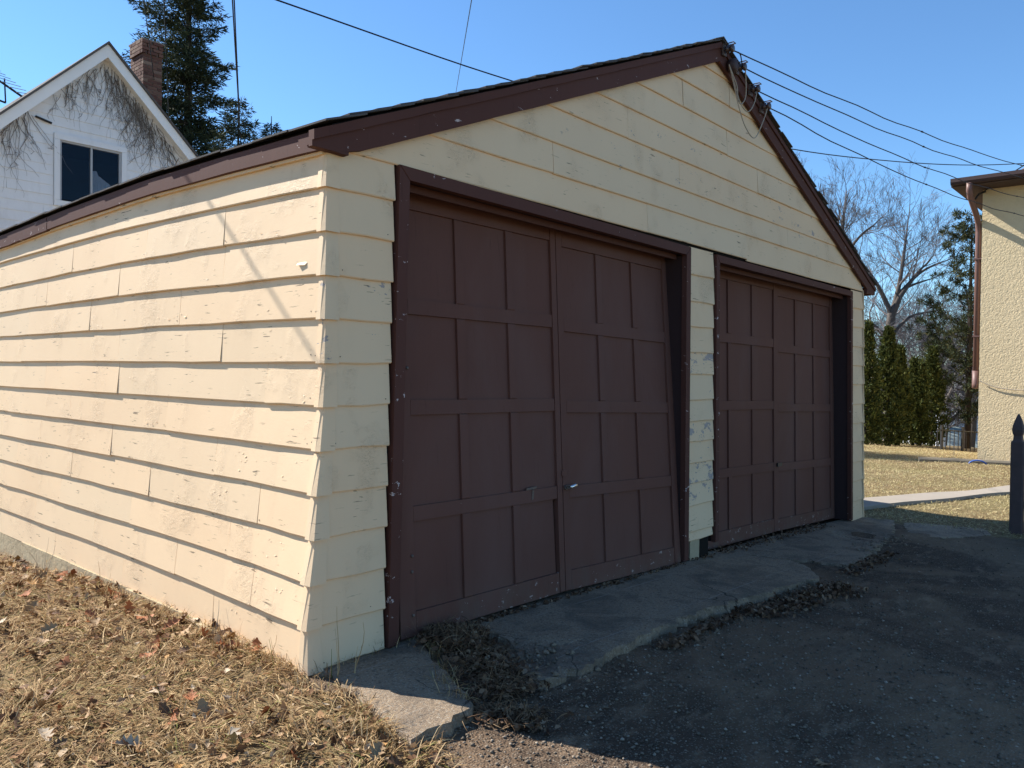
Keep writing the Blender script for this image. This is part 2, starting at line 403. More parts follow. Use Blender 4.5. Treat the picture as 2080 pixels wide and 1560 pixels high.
M['greyroof'] = simple('grey_green_roof', (0.20, 0.23, 0.22), 0.9, 0.15, 0.15, 8)
M['alu'] = simple('aluminium_tube', (0.62, 0.63, 0.66), 0.35, 0.5, 0.05, 5, 0, 40, 0.8)
M['farwhite'] = simple('far_white_paint', (0.66, 0.68, 0.72), 0.7, 0.2, 0.06, 2)
M['paper'] = simple('white_scrap', (0.72, 0.68, 0.64), 0.8, 0.2, 0.1, 40)
def leafmat(name, c):
    t = NT(name, 0.75, 0.25); t.col(t.mix(t.noise(45, 4, 0.6), tuple(x * 0.65 for x in c), tuple(x * 1.25 for x in c))); return t.m
LEAF = [leafmat('oak_leaf_tan', (0.33, 0.21, 0.11)), leafmat('oak_leaf_rust', (0.34, 0.125, 0.05)), leafmat('oak_leaf_ochre', (0.38, 0.20, 0.06)),
        leafmat('oak_leaf_brown', (0.16, 0.085, 0.045)), leafmat('oak_leaf_pale', (0.46, 0.36, 0.25))]

# ---------------------------------------------------------------- ground heights
def slab_z(x): return np.interp(x, [-0.5, 0.0, 0.6, 3.35, 7.3, 9.0], [0.0, 0.0, -0.008, -0.100, -0.300, -0.325])
def H(x, y):
    x = np.asarray(x, float); y = np.asarray(y, float)
    b = np.interp(x, [-40, -6, -3, -1.2, -0.3, 0.0, 0.6, 3.35, 7.3, 7.9, 9, 12, 16.5, 19, 24, 32, 45, 120, 200],
                  [-.6, -.35, -.20, -.10, -.055, -.055, -.07, -.165, -.355, -.335, -.33, -.335, -.36, -.43, -0.72, -1.3, -2.4, -4.0, -4])
    left = sst(x, 0.6, -0.1) * np.interp(y, [0, .3, 1.3, 2.4, 3.4, 4.6, 8], [0, .012, .005, -.035, -.10, -.15, -.22])
    hump = sst(x, 0.2, -0.25) * sst(y, -1.1, -0.2) * 0.045            # turf stands a little above the drive
    front = -0.022 * np.clip(-y - 0.8, 0, 6) * sst(x, 8.2, 6.5)
    wob = 0.012 * np.sin(x * 2.1 + y * 1.3) + 0.010 * np.sin(x * 0.9 - y * 2.3 + 1) + 0.006 * np.sin(5.1 * x + 3.7 * y)
    mask = np.clip(1.25 - np.abs(y) * 0, 0, 1)
    return b + left + hump + front + wob * mask

def grid_sheet(name, xs, ys, mat, zoff=0.0, kind='structure', mask=None):
    X, Y = np.meshgrid(xs, ys); Z = H(X, Y) + (zoff(X, Y) if callable(zoff) else zoff)
    V = np.stack([X, Y, Z], -1).reshape(-1, 3); nx, ny = len(xs), len(ys)
    i = np.arange((ny - 1) * nx).reshape(ny - 1, nx)[:, :-1].ravel()
    F = np.stack([i, i + 1, i + nx + 1, i + nx], 1)
    if mask is not None:
        cx = V[F].mean(1); F = F[mask(cx[:, 0], cx[:, 1])]
        used = np.unique(F); rm = -np.ones(len(V), int); rm[used] = np.arange(len(used)); V = V[used]; F = rm[F]
    o = np_mesh(name, V, F, mat, smooth=True)
    return tagset(o, kind=kind)

def drive_edge(y): return -0.10 - 0.26 * np.clip(-np.asarray(y, float) - 0.75, 0, 2) + 0.05 * np.sin(np.asarray(y) * 7) + 0.025 * np.sin(np.asarray(y) * 19 + 1)
def on_drive(x, y): return (y < 0.35) & (x > drive_edge(y)) & (x < 7.62 + 0.05 * np.sin(np.asarray(y) * 6)) & (y > -6.2)  # unseen near end cut short so sunlit ground reflects onto the shaded front
xs = np.unique(np.concatenate([np.linspace(-150, -8, 12), np.linspace(-8, -2.6, 12), np.linspace(-2.6, 1.2, 64), np.linspace(1.2, 8, 40), np.linspace(8, 20, 60), np.linspace(20, 50, 20), np.linspace(50, 200, 10)]))
ys = np.unique(np.concatenate([np.linspace(-120, -14, 10), np.linspace(-14, -3.5, 12), np.linspace(-3.5, 5, 90), np.linspace(5, 20, 22), np.linspace(20, 200, 14)]))
def dip(X, Y): return np.where(on_drive(X - 0.10, Y) & on_drive(X + 0.12, Y), -0.05, 0.0)
grid_sheet('ground', xs, ys, M['ground'], dip)
dx = np.concatenate([np.linspace(-0.75, 4.0, 150), np.linspace(4.04, 7.7, 80)]); dy = np.concatenate([np.linspace(-14, -3.2, 20), np.linspace(-3.15, 0.35, 110)])
drv = grid_sheet('driveway', dx, dy, M['asph'], lambda X, Y: 0.008 + 0.006 * np.sin(X * 11 + np.sin(Y * 9)) * np.sin(Y * 13), mask=on_drive)

# path: a narrow concrete walk across the lawn
def strip_sheet(name, a, b, w, mat, zo, n=40, kind='structure'):
    a = np.array(a, float); b = np.array(b, float); d = (b - a) / np.linalg.norm(b - a); nrm = np.array([-d[1], d[0]])
    V = []; F = []
    for i in range(n + 1):
        p = a + (b - a) * i / n
        for s in (-.5, .5):
            q = p + nrm * w * s; V.append((q[0], q[1], float(H(*q)) + zo))
        q0 = p + nrm * w * -.5; q1 = p + nrm * w * .5
        V.append((q0[0], q0[1], float(H(*q0)) - 0.06)); V.append((q1[0], q1[1], float(H(*q1)) - 0.06))
    for i in range(n):
        k = i * 4
        F += [(k, k + 4, k + 5, k + 1), (k, k + 2, k + 6, k + 4), (k + 1, k + 5, k + 7, k + 3)]
    return tagset(mesh_obj(name, V, F, mat), kind=kind)
strip_sheet('path', (7.75, 0.62), (17.0, -3.05), 0.42, M['path'], 0.045)

# ---------------------------------------------------------------- broken concrete slabs of the apron
from mathutils.geometry import delaunay_2d_cdt
def jag(poly, step, amp, seed):
    r = random.Random(seed); out = []
    for i, p in enumerate(poly):
        a = Vector(p[:2]); b = Vector(poly[(i + 1) % len(poly)][:2]); am = amp * (p[2] if len(p) > 2 else 1)
        n = max(1, int((b - a).length / step)); nr = Vector((-(b - a).y, (b - a).x)).normalized()
        for k in range(n):
            t = k / n
            out.append(a.lerp(b, t) + nr * (r.uniform(-1, 1) * am * (1 if k else .3) + am * mnoise.noise((t * n * .45, seed, 0)) * 1.6 * (1 if k else 0)))
    return out
def slab(name, poly, label, thick, seed, step=0.05, amp=0.018, lift=0.0, rough=None):
    out = jag(poly, step, amp, seed); n = len(out)
    xs_ = [p.x for p in out]; ys_ = [p.y for p in out]; pts = [Vector(p) for p in out]
    r = random.Random(seed + 5); g = 0.085
    def inside(x, y):
        c = False; j = n - 1
        for i in range(n):
            if (out[i].y > y) != (out[j].y > y) and x < (out[j].x - out[i].x) * (y - out[i].y) / (out[j].y - out[i].y) + out[i].x: c = not c
            j = i
        return c
    x = min(xs_)
    while x < max(xs_):
        y = min(ys_)
        while y < max(ys_):
            q = Vector((x + r.uniform(-.02, .02), y + r.uniform(-.02, .02)))
            if inside(q.x, q.y) and min((q - p).length for p in out) > 0.03: pts.append(q)
            y += g
        x += g
    vs, es, fs, *_ = delaunay_2d_cdt(pts, [(i, (i + 1) % n) for i in range(n)], [], 1, 1e-5)
    V = []; F = []
    cx, cy = sum(xs_) / n, sum(ys_) / n
    for i, p in enumerate(vs):
        z = float(slab_z(p.x)) + lift + 0.004 * mnoise.noise((p.x * 3, p.y * 3, seed))
        if rough:
            d = (Vector((p.x, p.y)) - Vector(rough[:2])).length
            if d < rough[2]: z += (-0.035 * (1 - d / rough[2]) + 0.022 * mnoise.noise((p.x * 22, p.y * 22, 3)))
        if i < n: z -= 0.001 + 0.005 * r.random()
        V.append((p.x, p.y, z))
    F += [tuple(f) for f in fs]
    k0 = len(V)
    for ring, (zz, push) in enumerate(((0.03, 0.003), (0.45, 0.012), (1.0, -0.012))):
        for i in range(n):
            p = vs[i]; d = Vector((p.x - cx, p.y - cy)).normalized()
            q = Vector((p.x, p.y)) + d * (push + r.uniform(-.009, .009)); V.append((q.x, q.y, V[i][2] - thick * zz - (0.006 if ring == 0 else 0)))
    idx = [list(range(n))] + [[k0 + k * n + i for i in range(n)] for k in range(3)]
    for a, b in zip(idx, idx[1:]):
        for i in range(n):
            j = (i + 1) % n; F.append((a[i], b[i], b[j], a[j]))
    o = mesh_obj(name, V, F, M['conc'], origin=(cx, cy, float(slab_z(cx)) - thick))
    bm = bmesh.new(); bm.from_mesh(o.data); bmesh.ops.recalc_face_normals(bm, faces=bm.faces); bm.to_mesh(o.data); bm.free()
    return tagset(o, label, 'slab')
slab('concrete_slab', [(-0.09, -0.015, .3), (-0.02, -0.10, .5), (-0.20, -0.83, 1), (0.16, -0.79, 1), (0.27, -0.62, .6), (0.49, -0.17, .6), (0.62, 0.04, .3), (0.62, 0.10, .2), (0.0, 0.10, .2)],
     'small concrete slab at the near corner of the yellow garage, half in sunlight', 0.12, 3)
slab('concrete_slab', [(0.98, 0.09, .5), (0.97, -0.12, 1), (0.88, -0.46, 1.4), (0.68, -0.60, 1.4), (0.60, -0.80, 1.4), (0.90, -0.84, 1), (1.42, -0.78, 1.2), (2.05, -0.76, 1), (2.60, -0.80, 1), (3.70, -0.93, 1.2), (4.05, -0.72, 1.4), (4.2, -0.47, 1), (4.05, -0.02, .7), (3.98, 0.12, .5)],
     'long shaded concrete slab with a crumbling edge below the wide brown doors', 0.11, 8, rough=(0.80, -0.55, 0.36))
slab('concrete_slab', [(4.08, 0.12, .3), (4.15, -0.05, 1), (4.32, -0.46, 1.2), (4.50, -0.88, 1.4), (5.2, -0.84, 1.2), (6.05, -0.70, 1.4), (6.8, -0.60, 1.2), (7.75, -0.35, 1), (7.75, 0.12, .3)],
     'far concrete slab with a pitted edge below the farther brown doors', 0.10, 14, lift=-0.012, rough=(6.3, -0.55, 0.5))
slab('concrete_slab', [(6.95, -0.72, 1), (7.05, -1.02, 1), (7.68, -1.36, .6), (8.05, -1.22, .6), (7.85, -0.42, .8)],
     'thin concrete slab beside the lawn at the far end of the drive', 0.07, 21, lift=-0.025)

# ---------------------------------------------------------------- the garage
garage = thing('garage', 'pale yellow two-bay garage with peeling clapboards and brown panelled doors', 'garage', (0, 0, 0))
DEPTH = 6.6
def RXe(z): return 7.74 - 0.055 * (z + 0.3)        # right end leans
def lean(z, y=0.0):
    return interp(z, [-0.2, 0, .2, .4, .6, .8, 1.0, 1.3, 3], [-.07, -.075, -.085, -.066, -.046, -.036, -.018, 0, 0]) * math.exp(-max(y, 0) / 1.1)
def warp(y, z):   # courses ride up a little along the sagging side wall
    return interp(y, [-1, 0, 1.3, 2.6, 3.4, 4.5, 7], [0, 0, .022, .030, .022, .0, -.03]) * interp(z, [1.4, 2.2], [0, 1])
def PL(u, z, off): return (lean(z, u) - off, u, z + warp(u, z))
def PF(u, z, off): return (u, -off, z)
rb = random.Random(4)
def board(parent, P, u0b, u1b, zb, zt, u0t=None, u1t=None, wear=0.0, n=4, outb=0.018, flare=0.0, lipj=0.0025):
    u0t = u0b if u0t is None else u0t; u1t = u1b if u1t is None else u1t
    o0 = rb.uniform(-.0012, .0018); ph = rb.uniform(0, 6); V = []; F = []
    for i in range(n + 1):
        t = i / n; ub = u0b + (u1b - u0b) * t; ut = u0t + (u1t - u0t) * t
        ob = outb + o0 + 0.0014 * math.sin(ph + t * 5) + rb.uniform(-.0012, .0012) + flare * abs(t - .5) * 2
        zz = zb + rb.uniform(-lipj, lipj) + 0.002 * math.sin(ph * 2 + t * 4)
        V += [P(ub, zz, 0.002), P(ub, zz - 0.001, ob - 0.004), P(ub, zz + 0.005, ob), P(ut, zt, 0.004), P(ut, zt, 0.0015)]
    for i in range(n):
        k = i * 5
        for j in range(5):
            a = k + j; b = k + (j + 1) % 5; F.append((a, a + 5, b + 5, b))
    F.append((4, 3, 2, 1, 0)); F.append(tuple(n * 5 + j for j in range(5)))
    o = mesh_obj('board', V, F, M['cream'], parent); o['wear'] = wear
    bm = bmesh.new(); bm.from_mesh(o.data); bmesh.ops.recalc_face_normals(bm, faces=bm.faces); bm.to_mesh(o.data); bm.free()
    return o
def backing(name, verts, faces, parent=garage): return mesh_obj(name, verts, faces, M['black'], parent)

# side wall (sunlit)
mb = MB(); mb.box(0.006, 0.10, 0.05, DEPTH, -0.30, 2.42); side = mb.build('side_wall', M['black'], garage)
seam_hint = {1: [2.2, 3.4, 4.6], 2: [0.87, 1.77, 2.9, 4.1], 3: [0.87, 2.15, 3.38], 4: [1.35, 2.6, 3.75], 5: [0.89, 2.15, 3.9], 6: [0.457, 2.157, 3.4], 7: [1.5, 2.935, 4.2], 8: [0.925, 2.25, 3.5], 9: [0.48, 1.7, 2.9, 4.0], 10: [0.755, 1.95, 3.1, 4.3], 11: [0.498, 1.337, 2.5, 3.6], 12: [0.90, 2.05, 3.2, 4.3]}
zc = lambda i: 2.2 - 0.2 * (i - 1)
for i in range(1, 13):
    zb = zc(i); zt = zb + (0.205 if i > 1 else 0.165)
    cuts = [0.036] + seam_hint[i] + [5.3, DEPTH]
    for a, b in zip(cuts, cuts[1:]):
        zz = zb + (0.012 if i == 9 and a == 0.48 and False else 0)
        board(side, PL, a + 0.0015, b - 0.0015, zz, zt, wear=0.12 * rb.random(), n=max(3, int((b - a) / 0.3)), outb=0.0195)
# the short patch board whose lower edge hangs open
# front wall
front = MB(); front.box(0.02, 0.36, 0.006, 0.09, -0.1, 2.42)
front.hexa([(3.45, .006, -.2), (3.80, .006, -.2), (3.80, .09, -.2), (3.45, .09, -.2)], [(3.40, .006, 2.36), (3.77, .006, 2.36), (3.77, .09, 2.36), (3.40, .09, 2.36)])
front.hexa([(7.33, .006, -.32), (7.70, .006, -.32), (7.70, .09, -.32), (7.33, .09, -.32)], [(7.20, .006, 2.36), (7.56, .006, 2.36), (7.56, .09, 2.36), (7.20, .09, 2.36)])
front.add([(0.02, .006, 2.36), (7.57, .006, 2.36), (7.57, .006, 2.40), (3.75, .006, 3.93), (0.02, .006, 2.40), (0.02, .09, 2.36), (7.57, .09, 2.36), (7.57, .09, 2.40), (3.75, .09, 3.93), (0.02, .09, 2.40)],
          [(0, 1, 2, 3, 4), (9, 8, 7, 6, 5), (0, 5, 6, 1), (1, 6, 7, 2), (2, 7, 8, 3), (3, 8, 9, 4), (4, 9, 5, 0)])
front = front.build('front_wall', M['black'], garage)
wl = {3: 0.40, 4: 0.52, 5: 0.35, 6: 0.3}
for i in range(1, 13):
    zb = zc(i); cx = 0.412 - 0.05 * (2.38 - zb) / 2.38
    board(front, PF, 0.056 + lean(zb), cx - 0.012 - 0.004 * rb.random(), zb, zb + 0.205 if i > 1 else zb + 0.198, u0t=0.056 + lean(zb + .2), wear=wl.get(i, 0.15), n=2)
pil = [2.145, 1.935, 1.739, 1.537, 1.364, 1.161, .993, .833, .661, .504, .325, .119, .048]
pw = [0.1, 0.25, .2, .25, .9, .35, .45, .75, .7, .95, .75, .3, .1]
for k, zb in enumerate(pil):
    top = (pil[k - 1] if k else 2.345) + 0.012
    f = (2.35 - zb) / 2.35
    board(front, PF, 3.374 + 0.034 * f + rb.uniform(0, .006), 3.795 + 0.055 * f - rb.uniform(0.004, .018), zb, top, wear=pw[k], n=2)
rst = [2.145, 1.928, 1.705, 1.487, 1.268, 1.035, .815, .594, .359, .137, -.099, -.322]
for k, zb in enumerate(rst):
    top = (rst[k - 1] if k else 2.335) + 0.012; lx = lambda z: 7.165 + 0.055 * (2.33 - z) * 0.99
    board(front, PF, lx(zb) + 0.01, RXe(zb) - 0.03, zb, top, u0t=lx(top) + .01, u1t=RXe(top) - 0.035, wear=0.1, n=2)
# gable courses, cut to the rakes
RIDGE = (3.75, 4.055); LE = (-0.052, 2.462); RE = (7.88, 2.450)
def roof_z(x): return interp(x, [LE[0], RIDGE[0], RE[0]], [LE[1], RIDGE[1], RE[1]])
def rake_x(z, side_):
    a = LE if side_ < 0 else RE; t = (z - a[1]) / (RIDGE[1] - a[1]); return a[0] + (RIDGE[0] - a[0]) * t
gab = [2.392, 2.582, 2.772, 2.986, 3.195, 3.400, 3.602, 3.806]
gseam = [[2.75, 4.4], [1.65, 5.3], [1.071, 3.2, 4.765], [2.479, 4.6], [3.985, 1.9], [3.232], [4.016], [3.235]]
for k, zb in enumerate(gab):
    zt = (gab[k + 1] if k < 7 else 3.96) + 0.012
    dz = 0.055
    l0, l1 = max(rake_x(zb + dz, -1), 0.0), max(rake_x(min(zt + dz, 4.05), -1), 0.0)
    r0, r1 = min(rake_x(zb + dz, 1), RXe(zb) - .03), min(rake_x(min(zt + dz, 4.05), 1), RXe(zt) - .03)
    if k == 0: l0 = 0.0; l1 = rake_x(zt + dz, -1)
    cuts = sorted(s for s in gseam[k] if l1 + .2 < s < r1 - .2)
    ends = [(l0, l1)] + [(s, s) for s in cuts] + [(r0, r1)]
    for (a0, a1), (b0, b1) in zip(ends, ends[1:]):
        wide = 0.0045 if k >= 4 else 0.0015
        board(front, PF, a0 + wide, b0 - wide, zb if k else 2.378 + (0.0 if a0 < 3 else -0.02), zt, a1 + wide, b1 - wide, wear=[.25, .45, .55, .30, .25, .3, .15, .1][k] * rb.uniform(.6, 1.3), n=max(3, int((b0 - a0) / 0.5)))
# corner caps, one per course, flaring where the corner has warped
caps = holder('corner_trim', garage)
for i in range(1, 13):
    zb = zc(i) - 0.004; zt = zc(i) + (0.2 if i > 1 else 0.175); V = []
    fl = interp(zb, [0, .8, 1.2], [.008, .004, 0]) * rb.uniform(.5, 1.4)
    for z, e in ((zb, 0.027 + fl), (zt, 0.009)):
        x = lean(z)
        V += [(x - e + .001, 0.038, z), (x - e, 0.004, z), (x - e + .005, -e + .001, z), (x + 0.012, -e, z), (x + 0.060, -e + .003, z), (x + .06, 0.0, z), (x + .004, 0.0, z), (x + .004, .038, z)]
    F = [(j, (j + 1) % 8, 8 + (j + 1) % 8, 8 + j) for j in range(8)] + [tuple(range(7, -1, -1)), tuple(range(8, 16))]
    o = mesh_obj('corner_cap', V, F, M['cream'], caps); o['wear'] = [0, .15, .1, .15, .6, .75, .3, .45, .2, .25, .45, .3, .1][i]
# the right, back and far closing walls
mb = MB(); mb.hexa([(7.62, .0, -.32), (7.715, .0, -.32), (7.715, DEPTH, -.32), (7.62, DEPTH, -.32)], [(7.48, .0, 2.42), (7.575, .0, 2.42), (7.575, DEPTH, 2.42), (7.48, DEPTH, 2.42)])
far = mb.build('far_side_wall', M['black'], garage)
for k, zb in enumerate(rst):
    top = (rst[k - 1] if k else 2.36) + 0.012
    Pq = lambda u, z, off: (RXe(z) - 0.025 + off, u, z)
    board(far, Pq, -0.022, DEPTH, zb, top, wear=0.1, n=5, outb=0.040)
mb = MB(); mb.add([(0, DEPTH, -.3), (7.7, DEPTH, -.3), (7.56, DEPTH, 2.32), (3.75, DEPTH, 3.88), (0, DEPTH, 2.28), (0, DEPTH - .1, -.3), (7.7, DEPTH - .1, -.3), (7.56, DEPTH - .1, 2.32), (3.75, DEPTH - .1, 3.88), (0, DEPTH - .1, 2.28)],
                  [(4, 3, 2, 1, 0), (5, 6, 7, 8, 9)] + [(j, (j + 1) % 5, 5 + (j + 1) % 5, 5 + j) for j in range(5)])
mb.build('back_wall', M['cream'], garage)
fnd = holder('foundation', garage)
blk = [(-0.024 + rb.uniform(-.004, .006) + lean(0, k), 0.15, 0.06 + k * 0.95, 0.06 + (k + 1) * 0.95 - .008, -0.55, 0.005) for k in range(7)] + [(3.47, 3.62, -0.006, 0.11, -.4, 0.046), (7.36, 7.68, 0.03, 0.11, -.5, -0.31)]
for b_ in blk: mb = MB(); mb.box(*b_); mb.build('concrete_block', M['found'], fnd)
mb = MB(); mb.box(0.2, 7.6, 0.6, DEPTH - .1, -0.4, -0.36); mb.build('floor_slab', M['black'], garage)

# roof: two slopes of shingles on a deck
def eave_dz(y): return interp(y, [-.3, 0, 0.8, 1.7, 3.0, 4.2, 7], [0, .005, .022, .034, .012, -.028, -.06])
rfp = MB()
Y0, Y1 = -0.075, DEPTH + 0.1
def slope_pt(side_, s, y, up_=0.0):
    a = LE if side_ < 0 else RE
    x = a[0] + (RIDGE[0] - a[0]) * s; z = a[1] + (RIDGE[1] - a[1]) * s + up_
    if side_ < 0: z += eave_dz(y) * (1 - s)
    return Vector((x, y, z))
for sd in (-1, 1):
    part = holder('roof_slope', garage)
    V = []; F = []; ny = 14
    for j in range(ny + 1):
        y = Y0 + .03 + (Y1 - Y0 - .03) * j / ny
        for s in (0.012, 1.0):
            V += [slope_pt(sd, s, y, -0.012), slope_pt(sd, s, y, -0.034)]
    for j in range(ny):
        k = j * 4
        F += [(k, k + 4, k + 6, k + 2), (k + 1, k + 3, k + 7, k + 5), (k, k + 1, k + 5, k + 4), (k + 2, k + 6, k + 7, k + 3)]
    F += [(0, 2, 3, 1), (ny * 4, ny * 4 + 1, ny * 4 + 3, ny * 4 + 2)]
    mesh_obj('roof_deck', V, F, M['black'], part)
    ncr = 26
    for c in range(ncr):
        s0 = c / ncr - 0.004; s1 = min((c + 1.5) / ncr, 1.0); yy = Y0 + rb.uniform(-.02, .008)
        if c == 0: s0 = -0.0035
        lim = 0.93 if c else Y1
        # tabs that show: along the eave, and at the gable edge of every course
        tabs = []; y = yy
        while y < lim:
            tw = 0.305 if y > yy else rb.choice([0.16, 0.30]); tabs.append((y, min(y + tw, Y1))); y += tw
        for q, (ya, yb) in enumerate(tabs):
            h0 = 0.010 + rb.uniform(0, .006); curl = rb.uniform(0, .010) if q == 0 else rb.uniform(0, .004); sj = s0 + rb.uniform(-.003, .003) * (.22 if c == 0 else 1)
            a = slope_pt(sd, sj, ya, h0 + curl); b = slope_pt(sd, sj + rb.uniform(-.002, .002) * (.2 if c == 0 else 1), yb - .004, h0); cc = slope_pt(sd, s1, yb - .004, 0.002); d = slope_pt(sd, s1, ya, 0.002 + curl * .5)
            dn = Vector((0, 0, -0.009)); mbx = MB(); mbx.hexa([a + dn, b + dn, cc + dn, d + dn], [a, b, cc, d]); mbx.build('shingle', M['roof'], part)
        if c:
            a = slope_pt(sd, s0, tabs[-1][1] + .002, .012); b = slope_pt(sd, s0, Y1, .012); cc = slope_pt(sd, s1, Y1, .002); d = slope_pt(sd, s1, tabs[-1][1] + .002, .002)
            # follow the sag along y in steps
            V = []; F = []; nn = 8
            for j in range(nn + 1):
                y = tabs[-1][1] + .002 + (Y1 - tabs[-1][1] - .002) * j / nn
                V += [slope_pt(sd, s0, y, .012), slope_pt(sd, s1, y, .002), slope_pt(sd, s0, y, .003)]
            for j in range(nn): k = j * 3; F += [(k, k + 3, k + 4, k + 1), (k, k + 2, k + 5, k + 3)]
            if c == 1: allV, allF = [], []
            o_ = len(allV); allV += V; allF += [tuple(o_ + i for i in f) for f in F]
    o = mesh_obj('shingle_courses', allV, allF, M['roof'], part); o['kind'] = 'stuff'
rc = holder('ridge_cap', garage); y = Y0 - .012
while y < Y1:
    w_ = 0.14; u = Vector((RIDGE[0], y, RIDGE[1] + 0.020)); V = []
    for yy, e in ((y, .006), (y + .24, 0)):
        for side_ in (-1, 0, 1):
            p = slope_pt(side_ if side_ else 1, 1 - (w_ / 3.9 if side_ else 0), yy, 0.016 + e); V.append(p)
    V += [p - Vector((0, 0, .009)) for p in V]
    mesh_obj('shingle', V, [(0, 1, 4, 3), (1, 2, 5, 4), (6, 9, 10, 7), (7, 10, 11, 8), (0, 6, 7, 1), (1, 7, 8, 2), (0, 3, 9, 6), (2, 8, 11, 5), (3, 4, 10, 9), (4, 5, 11, 10)], M['roof'], rc)
    y += 0.20
# fascia, frieze, rake boards and returns
V = []; ny = 16
def strip_along(parent, name, mat, x0, x1, zlo, zhi, ya, yb, n=16, wear=0.0, jit=0.0, zfun=eave_dz):
    V = []; F = []
    for j in range(n + 1):
        y = ya + (yb - ya) * j / n; e = zfun(y); q = rb.uniform(-jit, jit)
        V += [(x0, y, zlo + e + q), (x1, y, zlo + e), (x1, y, zhi + e), (x0, y, zhi + e)]
    for j in range(n):
        k = j * 4
        F += [(k + i, k + 4 + i, k + 4 + (i + 1) % 4, k + (i + 1) % 4) for i in range(4)]
    F += [(3, 2, 1, 0), tuple(n * 4 + i for i in range(4))]
    o = mesh_obj(name, V, F, mat, parent); o['wear'] = wear
    bm = bmesh.new(); bm.from_mesh(o.data); bmesh.ops.recalc_face_normals(bm, faces=bm.faces); bm.to_mesh(o.data); bm.free()
    return o
strip_along(garage, 'fascia_board', M['trim'], -0.048, -0.026, 2.352, 2.440, -0.03, 3.28, wear=0.25, jit=.002)
strip_along(garage, 'fascia_board', M['trim'], -0.049, -0.026, 2.346, 2.440, 3.29, DEPTH, wear=0.5, jit=.004)
strip_along(garage, 'frieze_board', M['cream'], -0.0255, 0.0, 2.338, 2.372, 0.0, DEPTH, jit=.0015)
strip_along(garage, 'eave_soffit', M['cream'], -0.0262, 0.02, 2.372, 2.392, 0.0, DEPTH)
strip_along(garage, 'fascia_board', M['trim'], 7.80, 7.83, 2.33, 2.43, -0.03, DEPTH, zfun=lambda y: 0)
def rake(sd):
    # lower board and the moulding strip above it, both following the slope
    for nm, y0, y1, up0, up1, wr in (('rake_board', -0.052, -0.026, -0.168, -0.062, .38), ('rake_moulding', -0.066, -0.026, -0.062, -0.018, .12)):
        V = []; F = []; n = 28
        for j in range(n + 1):
            s0_ = -0.0165 if sd < 0 else -0.004; s = s0_ + (1.0 - s0_) * j / n
            for y in (y0, y1):
                for u_ in (up0, up1):
                    p = slope_pt(sd, s, y, u_ + (rb.uniform(-.002, .002) if 0 < j < n else 0)); p.z = max(p.z, (2.352 if sd < 0 else 2.338) + (0 if u_ == up0 else .004)); V.append(p)
        for j in range(n):
            k = j * 4; F += [(k, k + 1, k + 5, k + 4), (k + 2, k + 6, k + 7, k + 3), (k, k + 4, k + 6, k + 2), (k + 1, k + 3, k + 7, k + 5)]
        F += [(0, 2, 3, 1), (n * 4, n * 4 + 1, n * 4 + 3, n * 4 + 2)]
        o = mesh_obj(nm, V, F, M['trim'], garage); o['wear'] = wr
        bm = bmesh.new(); bm.from_mesh(o.data); bmesh.ops.recalc_face_normals(bm, faces=bm.faces); bm.to_mesh(o.data); bm.free()
    V = [];
    for s in (0.0, 1.0):
        for y in (-0.05, 0.005):
            V += [slope_pt(sd, s, y, -0.075), slope_pt(sd, s, y, -0.06)]
    mesh_obj('rake_soffit', V, [(0, 2, 6, 4), (1, 5, 7, 3), (0, 1, 3, 2), (4, 6, 7, 5), (0, 4, 5, 1), (2, 3, 7, 6)], M['trim'], garage)
rake(-1); rake(1)
for pts in ([(-0.105, 2.352), (0.085, 2.350), (0.085, 2.435), (-0.110, 2.362)], [(7.60, 2.335), (7.80, 2.345), (7.84, 2.39), (7.60, 2.45)]):
    mb = MB(); mb.hexa([(x, -0.050, z) for x, z in pts], [(x, -0.006, z) for x, z in pts]); o = mb.build('rake_return', M['trim'], garage)

